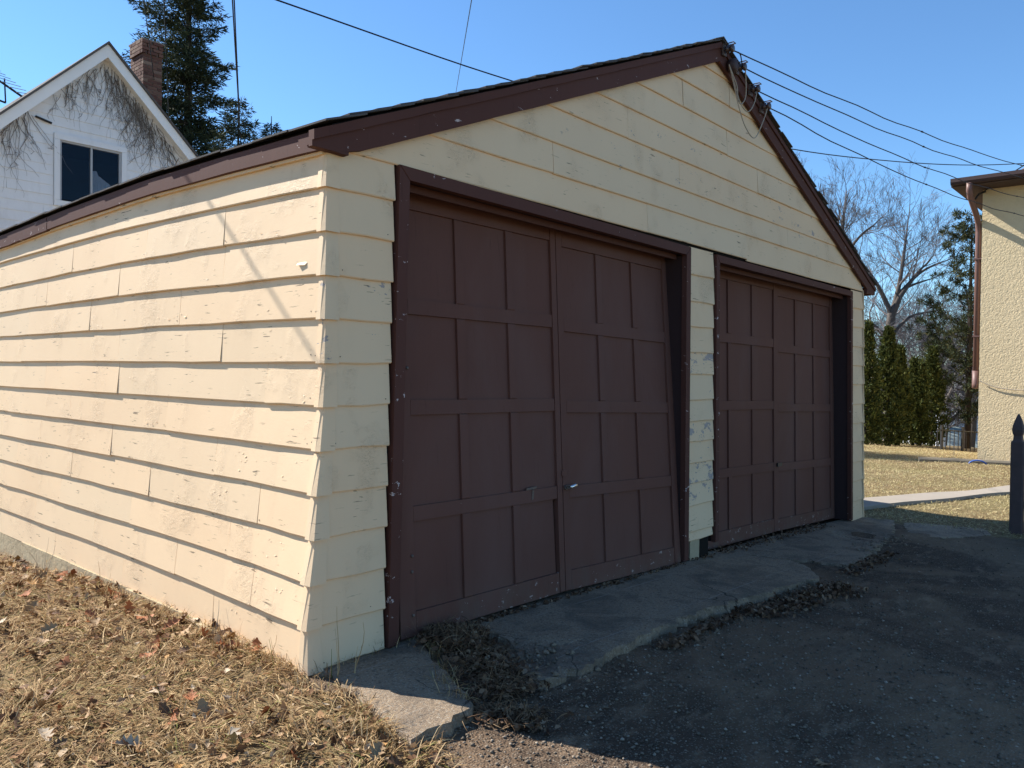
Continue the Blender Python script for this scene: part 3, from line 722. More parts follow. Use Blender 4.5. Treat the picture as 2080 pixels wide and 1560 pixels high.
# door casings and jambs
def casing(xl0, xl1, xr0, xr1, z0l, z0r, ztl, ztr, w_, jd, name='door_casing'):
    """left outer x top/bottom, right outer x top/bottom; boards proud of the wall"""
    h = holder(name, garage); y0 = -0.030; y1 = 0.012; n = (0, -1, 0); d = y1 - y0
    def pl(q, nm, mat=M['trim'], wear=.2, dd=d):
        mb = MB(); mb.plate([(x, y0, z) for x, z in q], n, dd, .004); o = mb.build(nm, mat, h); o['wear'] = wear
    pl([(xl1, z0l), (xl1 + w_, z0l), (xl0 + w_, ztl - w_), (xl0, ztl)], 'side_trim', wear=.45)
    pl([(xr1 - w_, z0r), (xr1, z0r), (xr0, ztr), (xr0 - w_, ztr - w_)], 'side_trim', wear=.45)
    pl([(xl0 + .0005, ztl), (xl0 + w_, ztl - w_ + .0008), (xr0 - w_, ztr - w_ + .0008), (xr0 - .0005, ztr)], 'head_trim', wear=.3)
    # jamb boards run back into the wall
    i = w_ - 0.012
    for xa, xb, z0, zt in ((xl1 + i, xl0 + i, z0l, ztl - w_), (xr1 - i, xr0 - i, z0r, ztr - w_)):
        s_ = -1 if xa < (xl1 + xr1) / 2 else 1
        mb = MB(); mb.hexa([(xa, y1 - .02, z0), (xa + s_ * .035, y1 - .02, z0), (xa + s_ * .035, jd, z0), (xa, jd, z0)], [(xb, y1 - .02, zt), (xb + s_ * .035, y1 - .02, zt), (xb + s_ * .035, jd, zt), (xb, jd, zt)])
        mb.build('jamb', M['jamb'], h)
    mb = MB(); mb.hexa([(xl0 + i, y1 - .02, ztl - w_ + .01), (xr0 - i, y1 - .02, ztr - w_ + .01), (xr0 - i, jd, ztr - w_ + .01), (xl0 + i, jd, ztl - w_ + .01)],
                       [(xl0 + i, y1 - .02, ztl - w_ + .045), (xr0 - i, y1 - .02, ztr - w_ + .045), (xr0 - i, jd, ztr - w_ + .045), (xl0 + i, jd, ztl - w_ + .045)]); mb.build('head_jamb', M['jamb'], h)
    # stop strip on the head
    mb = MB(); mb.hexa([(xl0 + w_, 0.06, ztl - w_ - .030), (xr0 - w_, 0.06, ztr - w_ - .030), (xr0 - w_, .085, ztr - w_ - .030), (xl0 + w_, .085, ztl - w_ - .030)],
                       [(xl0 + w_, 0.06, ztl - w_ + .009), (xr0 - w_, 0.06, ztr - w_ + .009), (xr0 - w_, .085, ztr - w_ + .009), (xl0 + w_, .085, ztl - w_ + .009)]); mb.build('door_stop', M['trim'], h)
    return h
casing(0.412, 0.366, 3.369, 3.404, 0.0, -0.09, 2.380, 2.347, 0.066, 0.24)
casing(3.800, 3.858, 7.166, 7.310, -0.02, -0.30, 2.344, 2.327, 0.060, 0.34)

# door leaves: rails, stiles and recessed panels, each leaf on its own sagging quadrilateral
def leaf(BL, BR, TL, TR, rails, cols, label, meetL=False, askew=None):
    h = holder('door_leaf', garage, label)
    BL, BR, TL, TR = map(Vector, (BL, BR, TL, TR)); Wd = (BR - BL).length; Hh = (TL - BL).length
    nrm = (BR - BL).cross(TL - BL).normalized()
    if nrm.y > 0: nrm = -nrm
    def Pt(u, v): return (BL.lerp(BR, u / Wd)).lerp(TL.lerp(TR, u / Wd), v / Hh)
    def pl(nm, u0, u1, v0, v1, d, th, wear=0.0, ch=.004, sk=0.0):
        mb = MB(); off = -nrm * d
        mb.plate([Pt(u0, v0) + off, Pt(u1, v0) + off, Pt(u1 + sk, v1) + off, Pt(u0 + sk, v1) + off], nrm, th, ch)
        o = mb.build(nm, M['door'], h); o['wear'] = wear; return o
    us = cols
    pl('stile', us[0][0], us[0][1], 0, Hh, 0, .036, .12); pl('stile', us[-1][0], us[-1][1], 0, Hh, 0, .036, .12)
    for k, (v0, v1) in enumerate(rails):
        pl('rail', us[0][1] + .0012, us[-1][0] - .0012, v0, v1, 0.0012, .034, [.85, .3, .15, .12, .1][k])
    for (v0, v1) in [(rails[k][1] + .001, rails[k + 1][0] - .001) for k in range(4)]:
        for a, b in us[1:-1]: pl('muntin', a, b, v0, v1, 0.0016, .030, .08)
        for c in range(3):
            a = us[c][1]; b = us[c + 1][0]; sk = 0.0
            if askew and v0 < .3 and c == 2: pl('panel', a, b - .012, v0 - .01, v1, .022, .008, .05, .002, sk=-0.010); continue
            pl('panel', a - .004, b + .004, v0 - .004, v1 + .004, .0165, .010, .05, .002)
    return h, Pt, nrm
rows1 = [(0.0, .125), (.585, .662), (1.135, 1.213), (1.665, 1.745), (2.225, 2.36)]
cl = lambda w_, a, b: [(0, a), (a + (w_ - a - b - .13) / 3, a + (w_ - a - b - .13) / 3 + .065), (a + 2 * (w_ - a - b - .13) / 3 + .065, a + 2 * (w_ - a - b - .13) / 3 + .13), (w_ - b, w_)]
lf1, P1, n1 = leaf((.470, -.004, .006), (1.845, -.002, -.022), (.508, .172, 2.325), (1.908, .172, 2.320), rows1, cl(1.375, .105, .05), 'near door leaf with a split lower panel', askew=True)
lf2, P2, n2 = leaf((1.850, -.004, -.022), (3.325, -.006, -.100), (1.913, .170, 2.320), (3.345, .170, 2.305), rows1, cl(1.477, .062, .085), None)
rows2 = [(0.0, .13), (.60, .68), (1.20, 1.28), (1.80, 1.88), (2.36, 2.52)]
lf3, P3, n3 = leaf((3.90, .150, -.14), (5.545, .148, -.20), (3.86, .190, 2.33), (5.520, .190, 2.325), rows2, cl(1.646, .16, .05), None)
lf4, P4, n4 = leaf((5.550, .150, -.20), (7.215, .146, -.285), (5.525, .192, 2.325), (7.15, .190, 2.318), [(a, b) if k else (0, .12) for k, (a, b) in enumerate(rows2)], cl(1.667, .055, .10), None)
# bolts, hasp and latch on the leaves
def bolt(h, p, n_, r=.009):
    mb = MB(); mb.tube([Vector(p), Vector(p) + n_ * .006, Vector(p) + n_ * .009], [r, r * .95, r * .5], 8); mb.build('bolt', M['rust'], h)
bolt(lf1, P1(.085, .33), n1); bolt(lf1, P1(.088, .41), n1); bolt(lf1, P1(.085, .11), n1); bolt(lf1, P1(.09, 1.38), n1)
q = P1(1.06, .650)
mb = MB(); mb.plate([q + Vector((-.045, -.004, .012)), q + Vector((.055, -.004, .016)), q + Vector((.055, -.004, .030)), q + Vector((-.045, -.004, .026))], n1, .006, .002)
mb.plate([q + Vector((.005, -.004, -.055)), q + Vector((.025, -.004, -.045)), q + Vector((.028, -.004, .012)), q + Vector((.012, -.004, .012))], n1, .006, .002); mb.build('latch', M['rust'], lf1)
mb = MB(); q = P2(.012, .745); mb.tube([q, q + n2 * .004, q + n2 * .006], [.026, .026, .012], 14); mb.build('hasp_plate', M['door'], lf2)
mb = MB(); q = P2(.02, .655); mb.tube([q - n2 * .01, q + n2 * .014], .016, 10); mb.tube([q + n2 * .012, q + n2 * .016 + Vector((.03, 0, .004))], .009, 8); mb.build('hasp_staple', M['rust'], lf2)
pk = thing('padlock', 'small bright padlock on the hasp between the two near door leaves', 'padlock', tuple(q + n2 * .03))
mb = MB(); c0 = q + n2 * .030 + Vector((.050, 0, .002))
mb.tube([c0 + Vector((-.034, 0, -.004)), c0 + Vector((-.028, 0, -.002)), c0 + Vector((.028, 0, .006)), c0 + Vector((.034, 0, .007))], [.010, .0135, .0135, .009], 10); mb.build('lock_body', M['metal'], pk, True)
mb = MB(); mb.tube([c0 + Vector((-.030, 0, .008)), c0 + Vector((-.055, .004, .010)), c0 + Vector((-.058, .008, -.004)), c0 + Vector((-.034, .004, -.010))], .004, 6); mb.build('shackle', M['rust'], pk)
q = P4(.03, .67); mb = MB(); mb.tube([q, q + n4 * .02], .02, 8); mb.plate([q + n4 * .022 + Vector((-.04, 0, -.02)), q + n4 * .022 + Vector((.07, 0, -.016)), q + n4 * .022 + Vector((.07, 0, .016)), q + n4 * .022 + Vector((-.04, 0, .02))], n4, .008, .002); mb.build('latch', M['iron'], lf4)

# ---------------------------------------------------------------- insulators and wires on the far rake
ins = [(3.80, 3.985), (4.03, 3.905), (4.30, 3.800), (4.53, 3.712)]
nm4 = ['topmost', 'second', 'third', 'lowest']
ends = [(16.3, -1.75, 5.02), (16.3, -1.70, 4.90), (16.3, -1.62, 4.60), (16.3, -1.55, 4.32)]
for k, ((x, z), e) in enumerate(zip(ins, ends)):
    it = thing('insulator', f'{["topmost dark insulator at the peak of", "dark insulator second from the peak on", "dark insulator third from the peak on", "lowest dark insulator on"][k]} the garage rake', 'insulator', (x, -0.07, z))
    mb = MB(); mb.tube([(x, -0.062, z), (x, -0.10, z)], .010, 6); mb.build('pin', M['rust'], it)
    mb = MB(); mb.tube([(x, -0.085, z), (x, -0.092, z), (x, -0.105, z), (x, -0.11, z), (x, -0.122, z), (x, -0.13, z), (x, -0.145, z), (x, -0.15, z)], [.018, .034, .034, .020, .020, .032, .032, .018], 12); mb.build('spool', M['porc'], it, True)
    mb = MB(); mb.box(x - .030, x + .030, -0.074, -0.060, z - .045, z + .045); mb.tube([(x - .02, -.066, z + .04), (x - .02, -.155, z + .04), (x + .02, -.155, z + .04), (x + .02, -.066, z + .04)], .005, 5); mb.build('bracket', M['rust'], it)
    a = Vector((x + .02, -0.118, z)); b = Vector(e); pts = []
    for j in range(41):
        t = j / 40; p = a.lerp(b, t); p.z -= 0.22 * 4 * t * (1 - t) * (1 + .15 * k); p.y += .006 * math.sin(t * 60 + k) ; p.z += .006 * math.sin(t * 47 + k * 2); pts.append(p)
    mb = MB(); mb.tube(pts, .0055, 5)
    for j in (12, 23): mb.tube([pts[j], pts[j].lerp(pts[j + 1], .12)], .010, 5)
    o = mb.build('overhead_wire', M['wire'], None, origin=tuple(a))
    tagset(o, f'{nm4[k]} of the thin wires from the garage rake to the stucco house', 'wire')
def loop_wire(pts, r, label, mat=M['tanwire']):
    # smooth through the control points
    P = [Vector(p) for p in pts]; out = []
    for i in range(len(P) - 1):
        p0 = P[max(i - 1, 0)]; p1 = P[i]; p2 = P[i + 1]; p3 = P[min(i + 2, len(P) - 1)]
        for k in range(6):
            t = k / 6; out.append(.5 * ((2 * p1) + (p2 - p0) * t + (2 * p0 - 5 * p1 + 4 * p2 - p3) * t * t + (3 * p1 - p0 - 3 * p2 + p3) * t ** 3))
    out.append(P[-1]); mb = MB(); mb.tube(out, r, 5); o = mb.build('service_wire', mat, None, origin=tuple(P[0])); return tagset(o, label, 'wire')
loop_wire([(3.83, -.10, 3.86), (3.87, -.11, 3.80), (3.93, -.12, 3.72), (3.95, -.12, 3.62), (4.02, -.12, 3.60), (4.10, -.12, 3.70), (4.06, -.13, 3.90)], .0045, 'tan wire looping up to the second insulator on the garage rake')
loop_wire([(3.82, -.10, 3.87), (3.90, -.11, 3.74), (4.00, -.12, 3.60), (4.12, -.13, 3.56), (4.24, -.13, 3.66), (4.30, -.13, 3.80)], .0045, 'tan wire looping up to the third insulator on the garage rake')
loop_wire([(3.84, -.10, 3.85), (3.92, -.11, 3.68), (3.98, -.12, 3.55), (4.10, -.12, 3.43), (4.28, -.12, 3.38), (4.44, -.12, 3.55), (4.52, -.13, 3.70)], .0045, 'lowest tan wire loop hanging below the garage rake')
loop_wire([(3.86, -.118, 3.985), (3.93, -.14, 3.98), (3.97, -.14, 3.92), (4.01, -.13, 3.90)], .005, 'short dark wire between the two upper insulators on the rake', M['wire'])
mb = MB(); mb.tube([(3.90, -.068, 3.885), (3.90, -.085, 3.885), (3.90, -.12, 3.885), (3.90, -.13, 3.885)], [.05, .055, .055, .03], 12); o = mb.build('weather_head', M['fascia_dark'], None, True, origin=(3.90, -.068, 3.885)); tagset(o, 'round dark weather head below the peak of the garage rake', 'weather head')

def wire(name, a, b, sag, r, label, group=None, n=32):
    a = Vector(a); b = Vector(b); pts = []
    for j in range(n + 1):
        t = j / n; p = a.lerp(b, t); p.z -= sag * 4 * t * (1 - t); pts.append(p)
    mb = MB(); mb.tube(pts, r, 5); o = mb.build(name, M['wire'], None, origin=tuple(a)); return tagset(o, label, 'wire', group)
def through(p, q, k0, k1):
    p = Vector(p); q = Vector(q); return p.lerp(q, k0), p.lerp(q, k1)
a, b = through((4.345, 3.308, 5.585), (9.227, 8.404, 7.22), -1.6, 2.6); wire('overhead_wire', a, b, 0.0, .006, 'thin wire running down the sky to the middle of the garage roof')
a, b = through((4.776, 9.254, 7.5), (7.565, 13.886, 7.5), -2.2, 3.2); wire('overhead_cable', a, b, 0.10, .013, 'near of the twin upright wires right of the spruce')
a, b = through((4.795, 9.232, 7.5), (7.60, 13.93, 7.5), -2.2, 3.2); wire('overhead_cable', a, b, 0.10, .012, 'far of the twin upright wires right of the spruce')
a, b = through((3.822, 10.413, 7.5), (5.901, 14.422, 7.3), -2.0, 3.2); wire('overhead_wire', a, b, 0.0, .008, 'thin wire hanging in front of the brick chimney')
a, b = through((4.039, 10.15, 7.5), (7.047, 16.234, 7.5), -2.0, 2.6); wire('overhead_wire', a, b, 0.0, .013, 'dark wire passing between the brick chimney and the spruce trunk')
pts = [(-9.0, 4.30, 4.55), (-3.0, 4.3, 4.89), (2.45, 4.30, 5.20), (5.79, 4.30, 5.39), (8.6, 3.72, 5.40), (11.65, 2.50, 5.36), (14.4, 1.72, 5.60), (16.99, 0.94, 5.917), (19.07, 0.07, 6.236), (21.5, -0.95, 6.7)]
o = loop_wire(pts, .0095, 'thick black cable crossing the sky behind the garage roof towards the stucco house', M['wire']); o.name = 'overhead_cable'

# ---------------------------------------------------------------- white house behind the garage
WY = 12.0; AX, AZ, PITCH = 3.80, 7.13, 1.0; HALF = 3.5
house = thing('house', 'white clapboard house with steep gable and dead vines behind the garage', 'house', (AX, 14, -0.3))
gz = lambda x: AZ - 0.10 - abs(x - AX) * PITCH
mb = MB(); prof = [(AX - 3.2, -.4), (AX + 3.2, -.4), (AX + 3.2, gz(AX + 3.2)), (AX, gz(AX)), (AX - 3.2, gz(AX - 3.2))]
WX0, WX1, WZ0, WZ1 = 3.085, 4.13, 4.25, 5.30
# gable wall as four pieces round the window opening, plus sides
WL = AZ - 0.10 - WZ0
mb.add([(AX - 3.2, WY, -.4), (AX + 3.2, WY, -.4), (AX + 3.2, WY, gz(AX + 3.2)), (AX + WL, WY, WZ0), (AX - WL, WY, WZ0), (AX - 3.2, WY, gz(AX - 3.2))], [(0, 1, 2, 3, 4, 5)])
mb.add([(AX - WL, WY, WZ0), (WX0, WY, WZ0), (WX0, WY, WZ1), (AX - 1.73, WY, WZ1)], [(0, 1, 2, 3)])
mb.add([(WX1, WY, WZ0), (AX + WL, WY, WZ0), (AX + 1.73, WY, WZ1), (WX1, WY, WZ1)], [(0, 1, 2, 3)])
mb.add([(AX - 1.73, WY, WZ1), (WX0, WY, WZ1), (WX1, WY, WZ1), (AX + 1.73, WY, WZ1), (AX, WY, gz(AX))], [(0, 1, 2, 3, 4)])
for x in (AX - 3.2, AX + 3.2): mb.add([(x, WY, -.4), (x, 21, -.4), (x, 21, gz(x)), (x, WY, gz(x))], [(0, 1, 2, 3)])
hw = mb.build('wall', M['white'], house)
rv = random.Random(9)
z = 2.6; row = 0
while z < 6.95:
    zt = z + 0.178; half0 = min(3.19, (AZ - .12 - z) / PITCH); half1 = max(.01, min(3.19, (AZ - .12 - zt) / PITCH))
    segs = [(AX - half0, AX + half0, AX - half1, AX + half1)]
    wx0, wx1 = WX0 - .10, WX1 + .10
    if z < WZ1 + .08 and zt > WZ0 - .08: segs = [(AX - half0, wx0, AX - half1, wx0), (wx1, AX + half0, wx1, AX + half1)]
    for a0, b0, a1, b1 in segs:
        cut = rv.uniform(.3, .7); c_ = a0 + (b0 - a0) * cut
        for (p0, p1, q0, q1) in ((a0, c_ - .002, a1, min(max(c_, a1 + .01), b1 - .01) - .002), (c_ + .002, b0, min(max(c_, a1 + .01), b1 - .01) + .002, b1)):
            o0 = .016 + rv.uniform(-.002, .003)
            V = [(p0, WY - o0, z), (p1, WY - o0, z), (q1, WY - .004, zt), (q0, WY - .004, zt), (p0, WY - .001, z), (p1, WY - .001, z)]
            mesh_obj('board', V, [(0, 1, 2, 3), (4, 5, 1, 0), (0, 3, 4), (1, 5, 2)], M['white'], hw)
    z += 0.172; row += 1
for sd in (-1, 1):
    mb = MB(); h0 = Vector((AX + sd * HALF, 0, AZ - HALF * PITCH)); h1 = Vector((AX, 0, AZ))
    def bar(y0, y1, u0, u1, nm, mat):
        mb = MB(); mb.hexa([(h0.x, y0, h0.z + u0), (h1.x, y0, h1.z + u0), (h1.x, y1, h1.z + u0), (h0.x, y1, h0.z + u0)], [(h0.x, y0, h0.z + u1), (h1.x, y0, h1.z + u1), (h1.x, y1, h1.z + u1), (h0.x, y1, h0.z + u1)])
        o = mb.build(nm, mat, house); bm = bmesh.new(); bm.from_mesh(o.data); bmesh.ops.recalc_face_normals(bm, faces=bm.faces); bm.to_mesh(o.data); bm.free()
    bar(11.76, 11.80, -0.25, -0.02, 'rake_board', M['whitetrim']); bar(11.81, 12.0, -0.19, -0.15, 'soffit', M['whitetrim'])
    bar(11.72, 21.2, -0.018, 0.03, 'roof', M['roof'])
win = holder('window', house)
for nm, b_ in (('frame', (WX0 - .09, WX1 + .09, WZ1, WZ1 + .10)), ('frame', (WX0 - .09, WX1 + .09, WZ0 - .1, WZ0)), ('frame', (WX0 - .09, WX0, WZ0 + .001, WZ1 - .001)), ('frame', (WX1, WX1 + .09, WZ0 + .001, WZ1 - .001))):
    mb = MB(); mb.plate([(b_[0], 11.955, b_[2]), (b_[1], 11.955, b_[2]), (b_[1], 11.955, b_[3]), (b_[0], 11.955, b_[3])], (0, -1, 0), .07, .006); mb.build(nm, M['white'], win)
MX = WX0 + .53
for a, b in ((WX0 + .035, MX - .02), (MX + .02, WX1 - .035)):
    mb = MB(); mb.box(a - .005, b + .005, 12.015, 12.02, WZ0 + .03, WZ1 - .03); mb.build('pane', M['glass'], win)
for a, b, c_, d_ in ((WX0 + .001, WX0 + .036, WZ0, WZ1), (WX1 - .036, WX1 - .001, WZ0, WZ1), (MX - .016, MX + .016, WZ0, WZ1), (WX0 + .037, MX - .017, WZ1 - .03, WZ1 - .001), (MX + .017, WX1 - .037, WZ1 - .035, WZ1 - .001)):
    mb = MB(); mb.box(a, b, 11.985, 12.05, c_, d_); mb.build('sash', M['sash'], win)
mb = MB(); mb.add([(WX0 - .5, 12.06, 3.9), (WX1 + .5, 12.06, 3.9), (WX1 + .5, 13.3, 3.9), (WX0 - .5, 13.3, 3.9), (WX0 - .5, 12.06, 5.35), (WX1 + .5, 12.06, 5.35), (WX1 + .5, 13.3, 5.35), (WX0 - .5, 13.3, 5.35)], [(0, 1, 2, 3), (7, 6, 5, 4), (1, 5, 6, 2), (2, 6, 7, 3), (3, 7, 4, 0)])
mb.build('room', M['black'], win)  # near-black box: the shade of the unlit room is in its colour
mb = MB(); V = [];
for j in range(10): x = MX + .06 + j * .035; mb.v += [(x, 12.10 + .015 * (j % 2), 4.30), (x, 12.10 + .015 * (j % 2), 4.86 - .20 * abs(j / 9 - .15) + (0.05 if j < 3 else 0))]
mb.f = [(k * 2, k * 2 + 2, k * 2 + 3, k * 2 + 1) for k in range(9)]; mb.build('curtain', M['curtain'], win)
mb = MB(); mb.tube([(2.70, 11.96, 5.60), (2.95, 11.95, 5.54)], .02, 5); mb.build('wall_bracket', M['iron'], house)
# chimney of separate bricks round a mortar core
ch = holder('chimney', house)
cx0, cx1, cy0, cy1 = 5.19, 5.60, 13.5, 14.08
mb = MB(); mb.box(cx0 + .012, cx1 - .012, cy0 + .012, cy1 - .012, 4.6, 8.10); mb.build('mortar_core', M['mortar'], ch)
def brickmesh(lx, ly, lz):
    mb = MB(); mb.box(0, lx, 0, ly, 0, lz); me = bpy.data.meshes.new('brick'); me.from_pydata(mb.v, [], mb.f); me.materials.append(M['brick']); return me
bmx = {k: brickmesh(k, .10, .060) for k in (.190, .090)}; bmy = {k: brickmesh(.10, k, .060) for k in (.185, .085)}
def putbrick(me, x, y, z):
    o = bpy.data.objects.new('brick', me); o.location = (x + rv.uniform(-.003, .003), y + rv.uniform(-.003, .003), z); o['_o'] = (0, 0, 0); place(o, ch)
zc_ = 5.35; k = 0
while zc_ < 8.10:
    top = zc_ > 7.80; e = 0.035 if top else 0.0
    xs_ = ([(0, .190), (.20, .190)] if k % 2 == 0 else [(0, .090), (.10, .190), (.30, .090)])
    for x, l in xs_: putbrick(bmx[l], cx0 + .004 + x * (1 + (2 * e / .41)) - e, cy0 - e, zc_)
    ysq = ([(.10, .185), (.295, .185), (.49, .085)] if k % 2 == 0 else [(.10, .085), (.195, .185), (.39, .185)])
    for y, l in ysq: putbrick(bmy[l], cx0 - e, cy0 + y - e, zc_)
    zc_ += 0.071; k += 1
mb = MB(); mb.box(cx0 - .03, cx1 + .03, cy0 - .03, cy1 + .03, 8.10, 8.13); mb.build('chimney_cap', M['mortar'], ch)

# dead vines clinging to the gable
def vine_strands(name, starts, label, n=70, ln=(.25, .9), spread=.5):
    mb = MB(); r_ = random.Random(len(starts) * 7 + n)
    for _ in range(n):
        s = r_.random(); i = min(int(s * (len(starts) - 1)), len(starts) - 2); a = Vector(starts[i]).lerp(Vector(starts[i + 1]), s * (len(starts) - 1) - i)
        p = a + Vector((r_.uniform(-.1, .1), 0, r_.uniform(-.12, .02))); p.y = WY - .03; d = Vector((r_.uniform(-spread, spread), 0, -1)).normalized(); L_ = r_.uniform(*ln); st = .06; pts = [p.copy()]; k = 0
        while k * st < L_:
            d = (d + Vector((r_.uniform(-.35, .35), 0, r_.uniform(-.25, .15)))).normalized(); p = p + d * st; p.y = WY - .025 - .025 * r_.random()
            if p.z > gz(p.x) - .12: break
            pts.append(p.copy()); k += 1
        if len(pts) > 2:
            r0 = r_.uniform(.003, .0075); mb.tube(pts, [r0 * (1 - .7 * q / len(pts)) for q in range(len(pts))], 3, False)
            if r_.random() < .6:
                q = pts[len(pts) // 2]; sub = [q]
                for _k in range(r_.randint(3, 7)): sub.append(sub[-1] + Vector((r_.uniform(-.06, .06), r_.uniform(-.006, .006), r_.uniform(-.06, .02))))
                mb.tube(sub, .0035, 3, False)
    o = mb.build(name, M['vine'], None, origin=tuple(starts[0])); return tagset(o, label, 'vine')
rk = lambda x: (x, WY - .03, gz(x) - .16)
vine_strands('vine', [rk(3.84), rk(4.1), rk(4.45), rk(4.75)], 'thick dark dead vine hanging under the right rake of the white gable', 120, (.2, 1.15), .22)
vine_strands('vine', [rk(3.78), rk(3.4), rk(3.0)], 'thin dead vine trailing below the left rake of the white gable', 38, (.15, .7), .6)
vine_strands('vine', [(2.6, WY, 5.75), (2.35, WY, 5.5), (2.1, WY, 5.2)], 'tangled dead vine beside the window at the left picture edge', 34, (.3, 1.2), .8)
vine_strands('vine', [rk(4.75), rk(5.1), rk(5.5)], 'sparse dead vine low on the right end of the white gable', 30, (.3, 1.3), .5)

# television antenna on the far roof slope
an = thing('antenna', 'metal television antenna above the left roof edge of the white house', 'antenna', (2.6, 14, 5.9))
mb = MB(); mb.tube([(2.62, 14, 5.4), (2.60, 14, 6.9)], .018, 6); mb.build('mast', M['iron'], an)
mb = MB(); mb.tube([(2.45, 14.05, 6.86), (3.22, 13.9, 6.40)], .022, 5); mb.build('boom', M['iron'], an)
mb = MB(); mb.tube([(2.4, 14, 6.38), (2.86, 14, 6.30)], .02, 5); mb.tube([(2.86, 14, 6.30), (2.84, 14, 6.75)], .014, 5); mb.build('brace', M['iron'], an)
for k in range(8):
    t = k / 7; c_ = Vector((2.48, 14.04, 6.84)).lerp(Vector((3.2, 13.9, 6.41)), t); l = .42 - .22 * t
    mb = MB(); mb.tube([c_ + Vector((-l * .6, -l * .8, .0)), c_ + Vector((l * .9, l * .6, .12))], .007, 4); mb.build('element', M['alu'], an)

# ---------------------------------------------------------------- stucco house on the right
HX, HYc = 16.5, 0.41
st = thing('house', 'yellow stucco house with brown gutter at the right edge', 'house', (20, -4, -0.4))
mb = MB(); mb.box(HX, 24, -9, HYc, -0.9, 5.28); mb.build('wall', M['stucco'], st)
EZ = 5.22
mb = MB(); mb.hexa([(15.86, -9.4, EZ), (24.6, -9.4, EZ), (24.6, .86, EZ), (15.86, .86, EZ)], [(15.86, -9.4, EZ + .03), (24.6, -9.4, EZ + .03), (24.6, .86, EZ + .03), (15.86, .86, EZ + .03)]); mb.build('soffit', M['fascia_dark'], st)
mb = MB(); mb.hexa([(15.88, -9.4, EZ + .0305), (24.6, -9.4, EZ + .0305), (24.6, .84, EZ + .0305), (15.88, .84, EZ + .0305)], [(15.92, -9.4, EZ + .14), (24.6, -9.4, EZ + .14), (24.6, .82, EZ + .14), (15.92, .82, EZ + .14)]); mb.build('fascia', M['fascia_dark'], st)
mb = MB(); mb.add([(15.86, .86, EZ + .150), (15.86, -9.4, EZ + .150), (24.6, -9.4, EZ + .150), (24.6, .86, EZ + .150), (16.5, -.10, EZ + .20), (16.5, -9.2, EZ + .20), (24.4, -9.2, EZ + .2), (24.4, -.10, EZ + .20)], [(0, 1, 5, 4), (0, 4, 7, 3), (1, 2, 6, 5), (2, 3, 7, 6), (4, 5, 6, 7)]); mb.build('lower_roof', M['roof'], st)
mb = MB(); mb.add([(16.3, -.14, EZ + .19), (16.3, -9.0, EZ + .19), (24.2, -9.0, EZ + .19), (24.2, -.14, EZ + .19), (19.6, -3.4, EZ + 3.0), (19.6, -6, EZ + 3.0)], [(0, 1, 5, 4), (1, 2, 5), (2, 3, 4, 5), (3, 0, 4)]); mb.build('roof', M['roofbrown'], st)
# gutter: an open trough
prof = [(0, 0), (-.10, 0), (-.125, .05), (-.12, .125), (-.105, .125), (-.11, .05), (-.092, .012), (0, .012)]
V = []
for y in (.85, -9.4): V += [(15.86 + a, y, EZ + .02 + b) for a, b in prof]
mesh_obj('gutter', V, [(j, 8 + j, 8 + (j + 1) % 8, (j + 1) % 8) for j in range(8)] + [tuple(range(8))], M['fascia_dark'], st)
ds = MB(); dpts = [(15.79, .52, EZ + .03), (15.80, .52, EZ - .12), (15.88, .515, EZ - .24), (16.40, .49, EZ - .55), (16.54, .485, EZ - .68), (16.58, .485, EZ - .86), (16.58, .485, 1.42)]
ds.tube(dpts, .058, 8); ds.build('downspout', M['gutter'], st, True)
mb = MB(); mb.tube([(16.58, .485, 1.50), (16.58, .485, 1.22), (16.56, .49, 1.14)], [.068, .068, .060], 8); mb.build('downspout_end', M['gutter'], st, True)
for z in (3.8, 2.2): mb = MB(); mb.box(16.505, 16.655, .40, .55, z, z + .03); mb.build('downspout_strap', M['gutter'], st)
mb = MB(); mb.tube([(16.47, .36, EZ - .05), (16.2, .43, EZ - .14), (16.12, .47, EZ - .24)], .02, 5); mb.build('wire_hook', M['iron'], st)
a, b = (16.40, .42, EZ - .08), (16.1, -.55, EZ + .42); wire('service_cable', a, b, .0, .012, 'short taut cable at the stucco house eave corner')
pts = [(16.46, .386, 1.29), (16.46, .20, 1.20), (16.46, -.02, 1.145), (16.46, -.39, 1.12), (16.46, -1.0, 1.16)]
o = loop_wire(pts, .010, 'sagging wire strung along the yellow stucco wall', M['tanwire']); o.name = 'wall_wire'
# pebbly bed, timber and hose by the house
tb = thing('landscape_timber', 'weathered timber edging on the lawn in front of the stucco house', 'timber', (15.6, .5, -.36))
d = Vector((.56, -1.46, 0)).normalized(); nr = Vector((-d.y, d.x, 0)); s0 = Vector((15.36, 1.24, -.40))
mb = MB(); L0 = 3.4; sec = [(-.07, 0), (.07, 0), (.085, .03), (.085, .10), (.06, .135), (-.06, .135), (-.085, .10), (-.085, .03)]; V = []
for j in range(13):
    c_ = s0 + d * (L0 * j / 12); V += [c_ + nr * (a + rv.uniform(-.004, .004)) + Vector((0, 0, b + rv.uniform(-.004, .004))) for a, b in sec]
mesh_obj('beam', V, [(j * 8 + i, j * 8 + 8 + i, j * 8 + 8 + (i + 1) % 8, j * 8 + (i + 1) % 8) for j in range(12) for i in range(8)] + [tuple(range(7, -1, -1)), tuple(96 + i for i in range(8))], M['timber'], tb)
mb = MB(); q = s0 + d * 1.02 - nr * .12; pts = [q + d * (.16 * math.cos(t)) + Vector((0, 0, .10 * math.sin(t) + .03)) - nr * .02 for t in np.linspace(-.3, math.pi + .3, 14)]
mb.tube(pts, .016, 6); o = mb.build('garden_hose', M['hose'], None, True, origin=tuple(q)); tagset(o, 'loop of blue hose lying against the timber edging', 'hose')

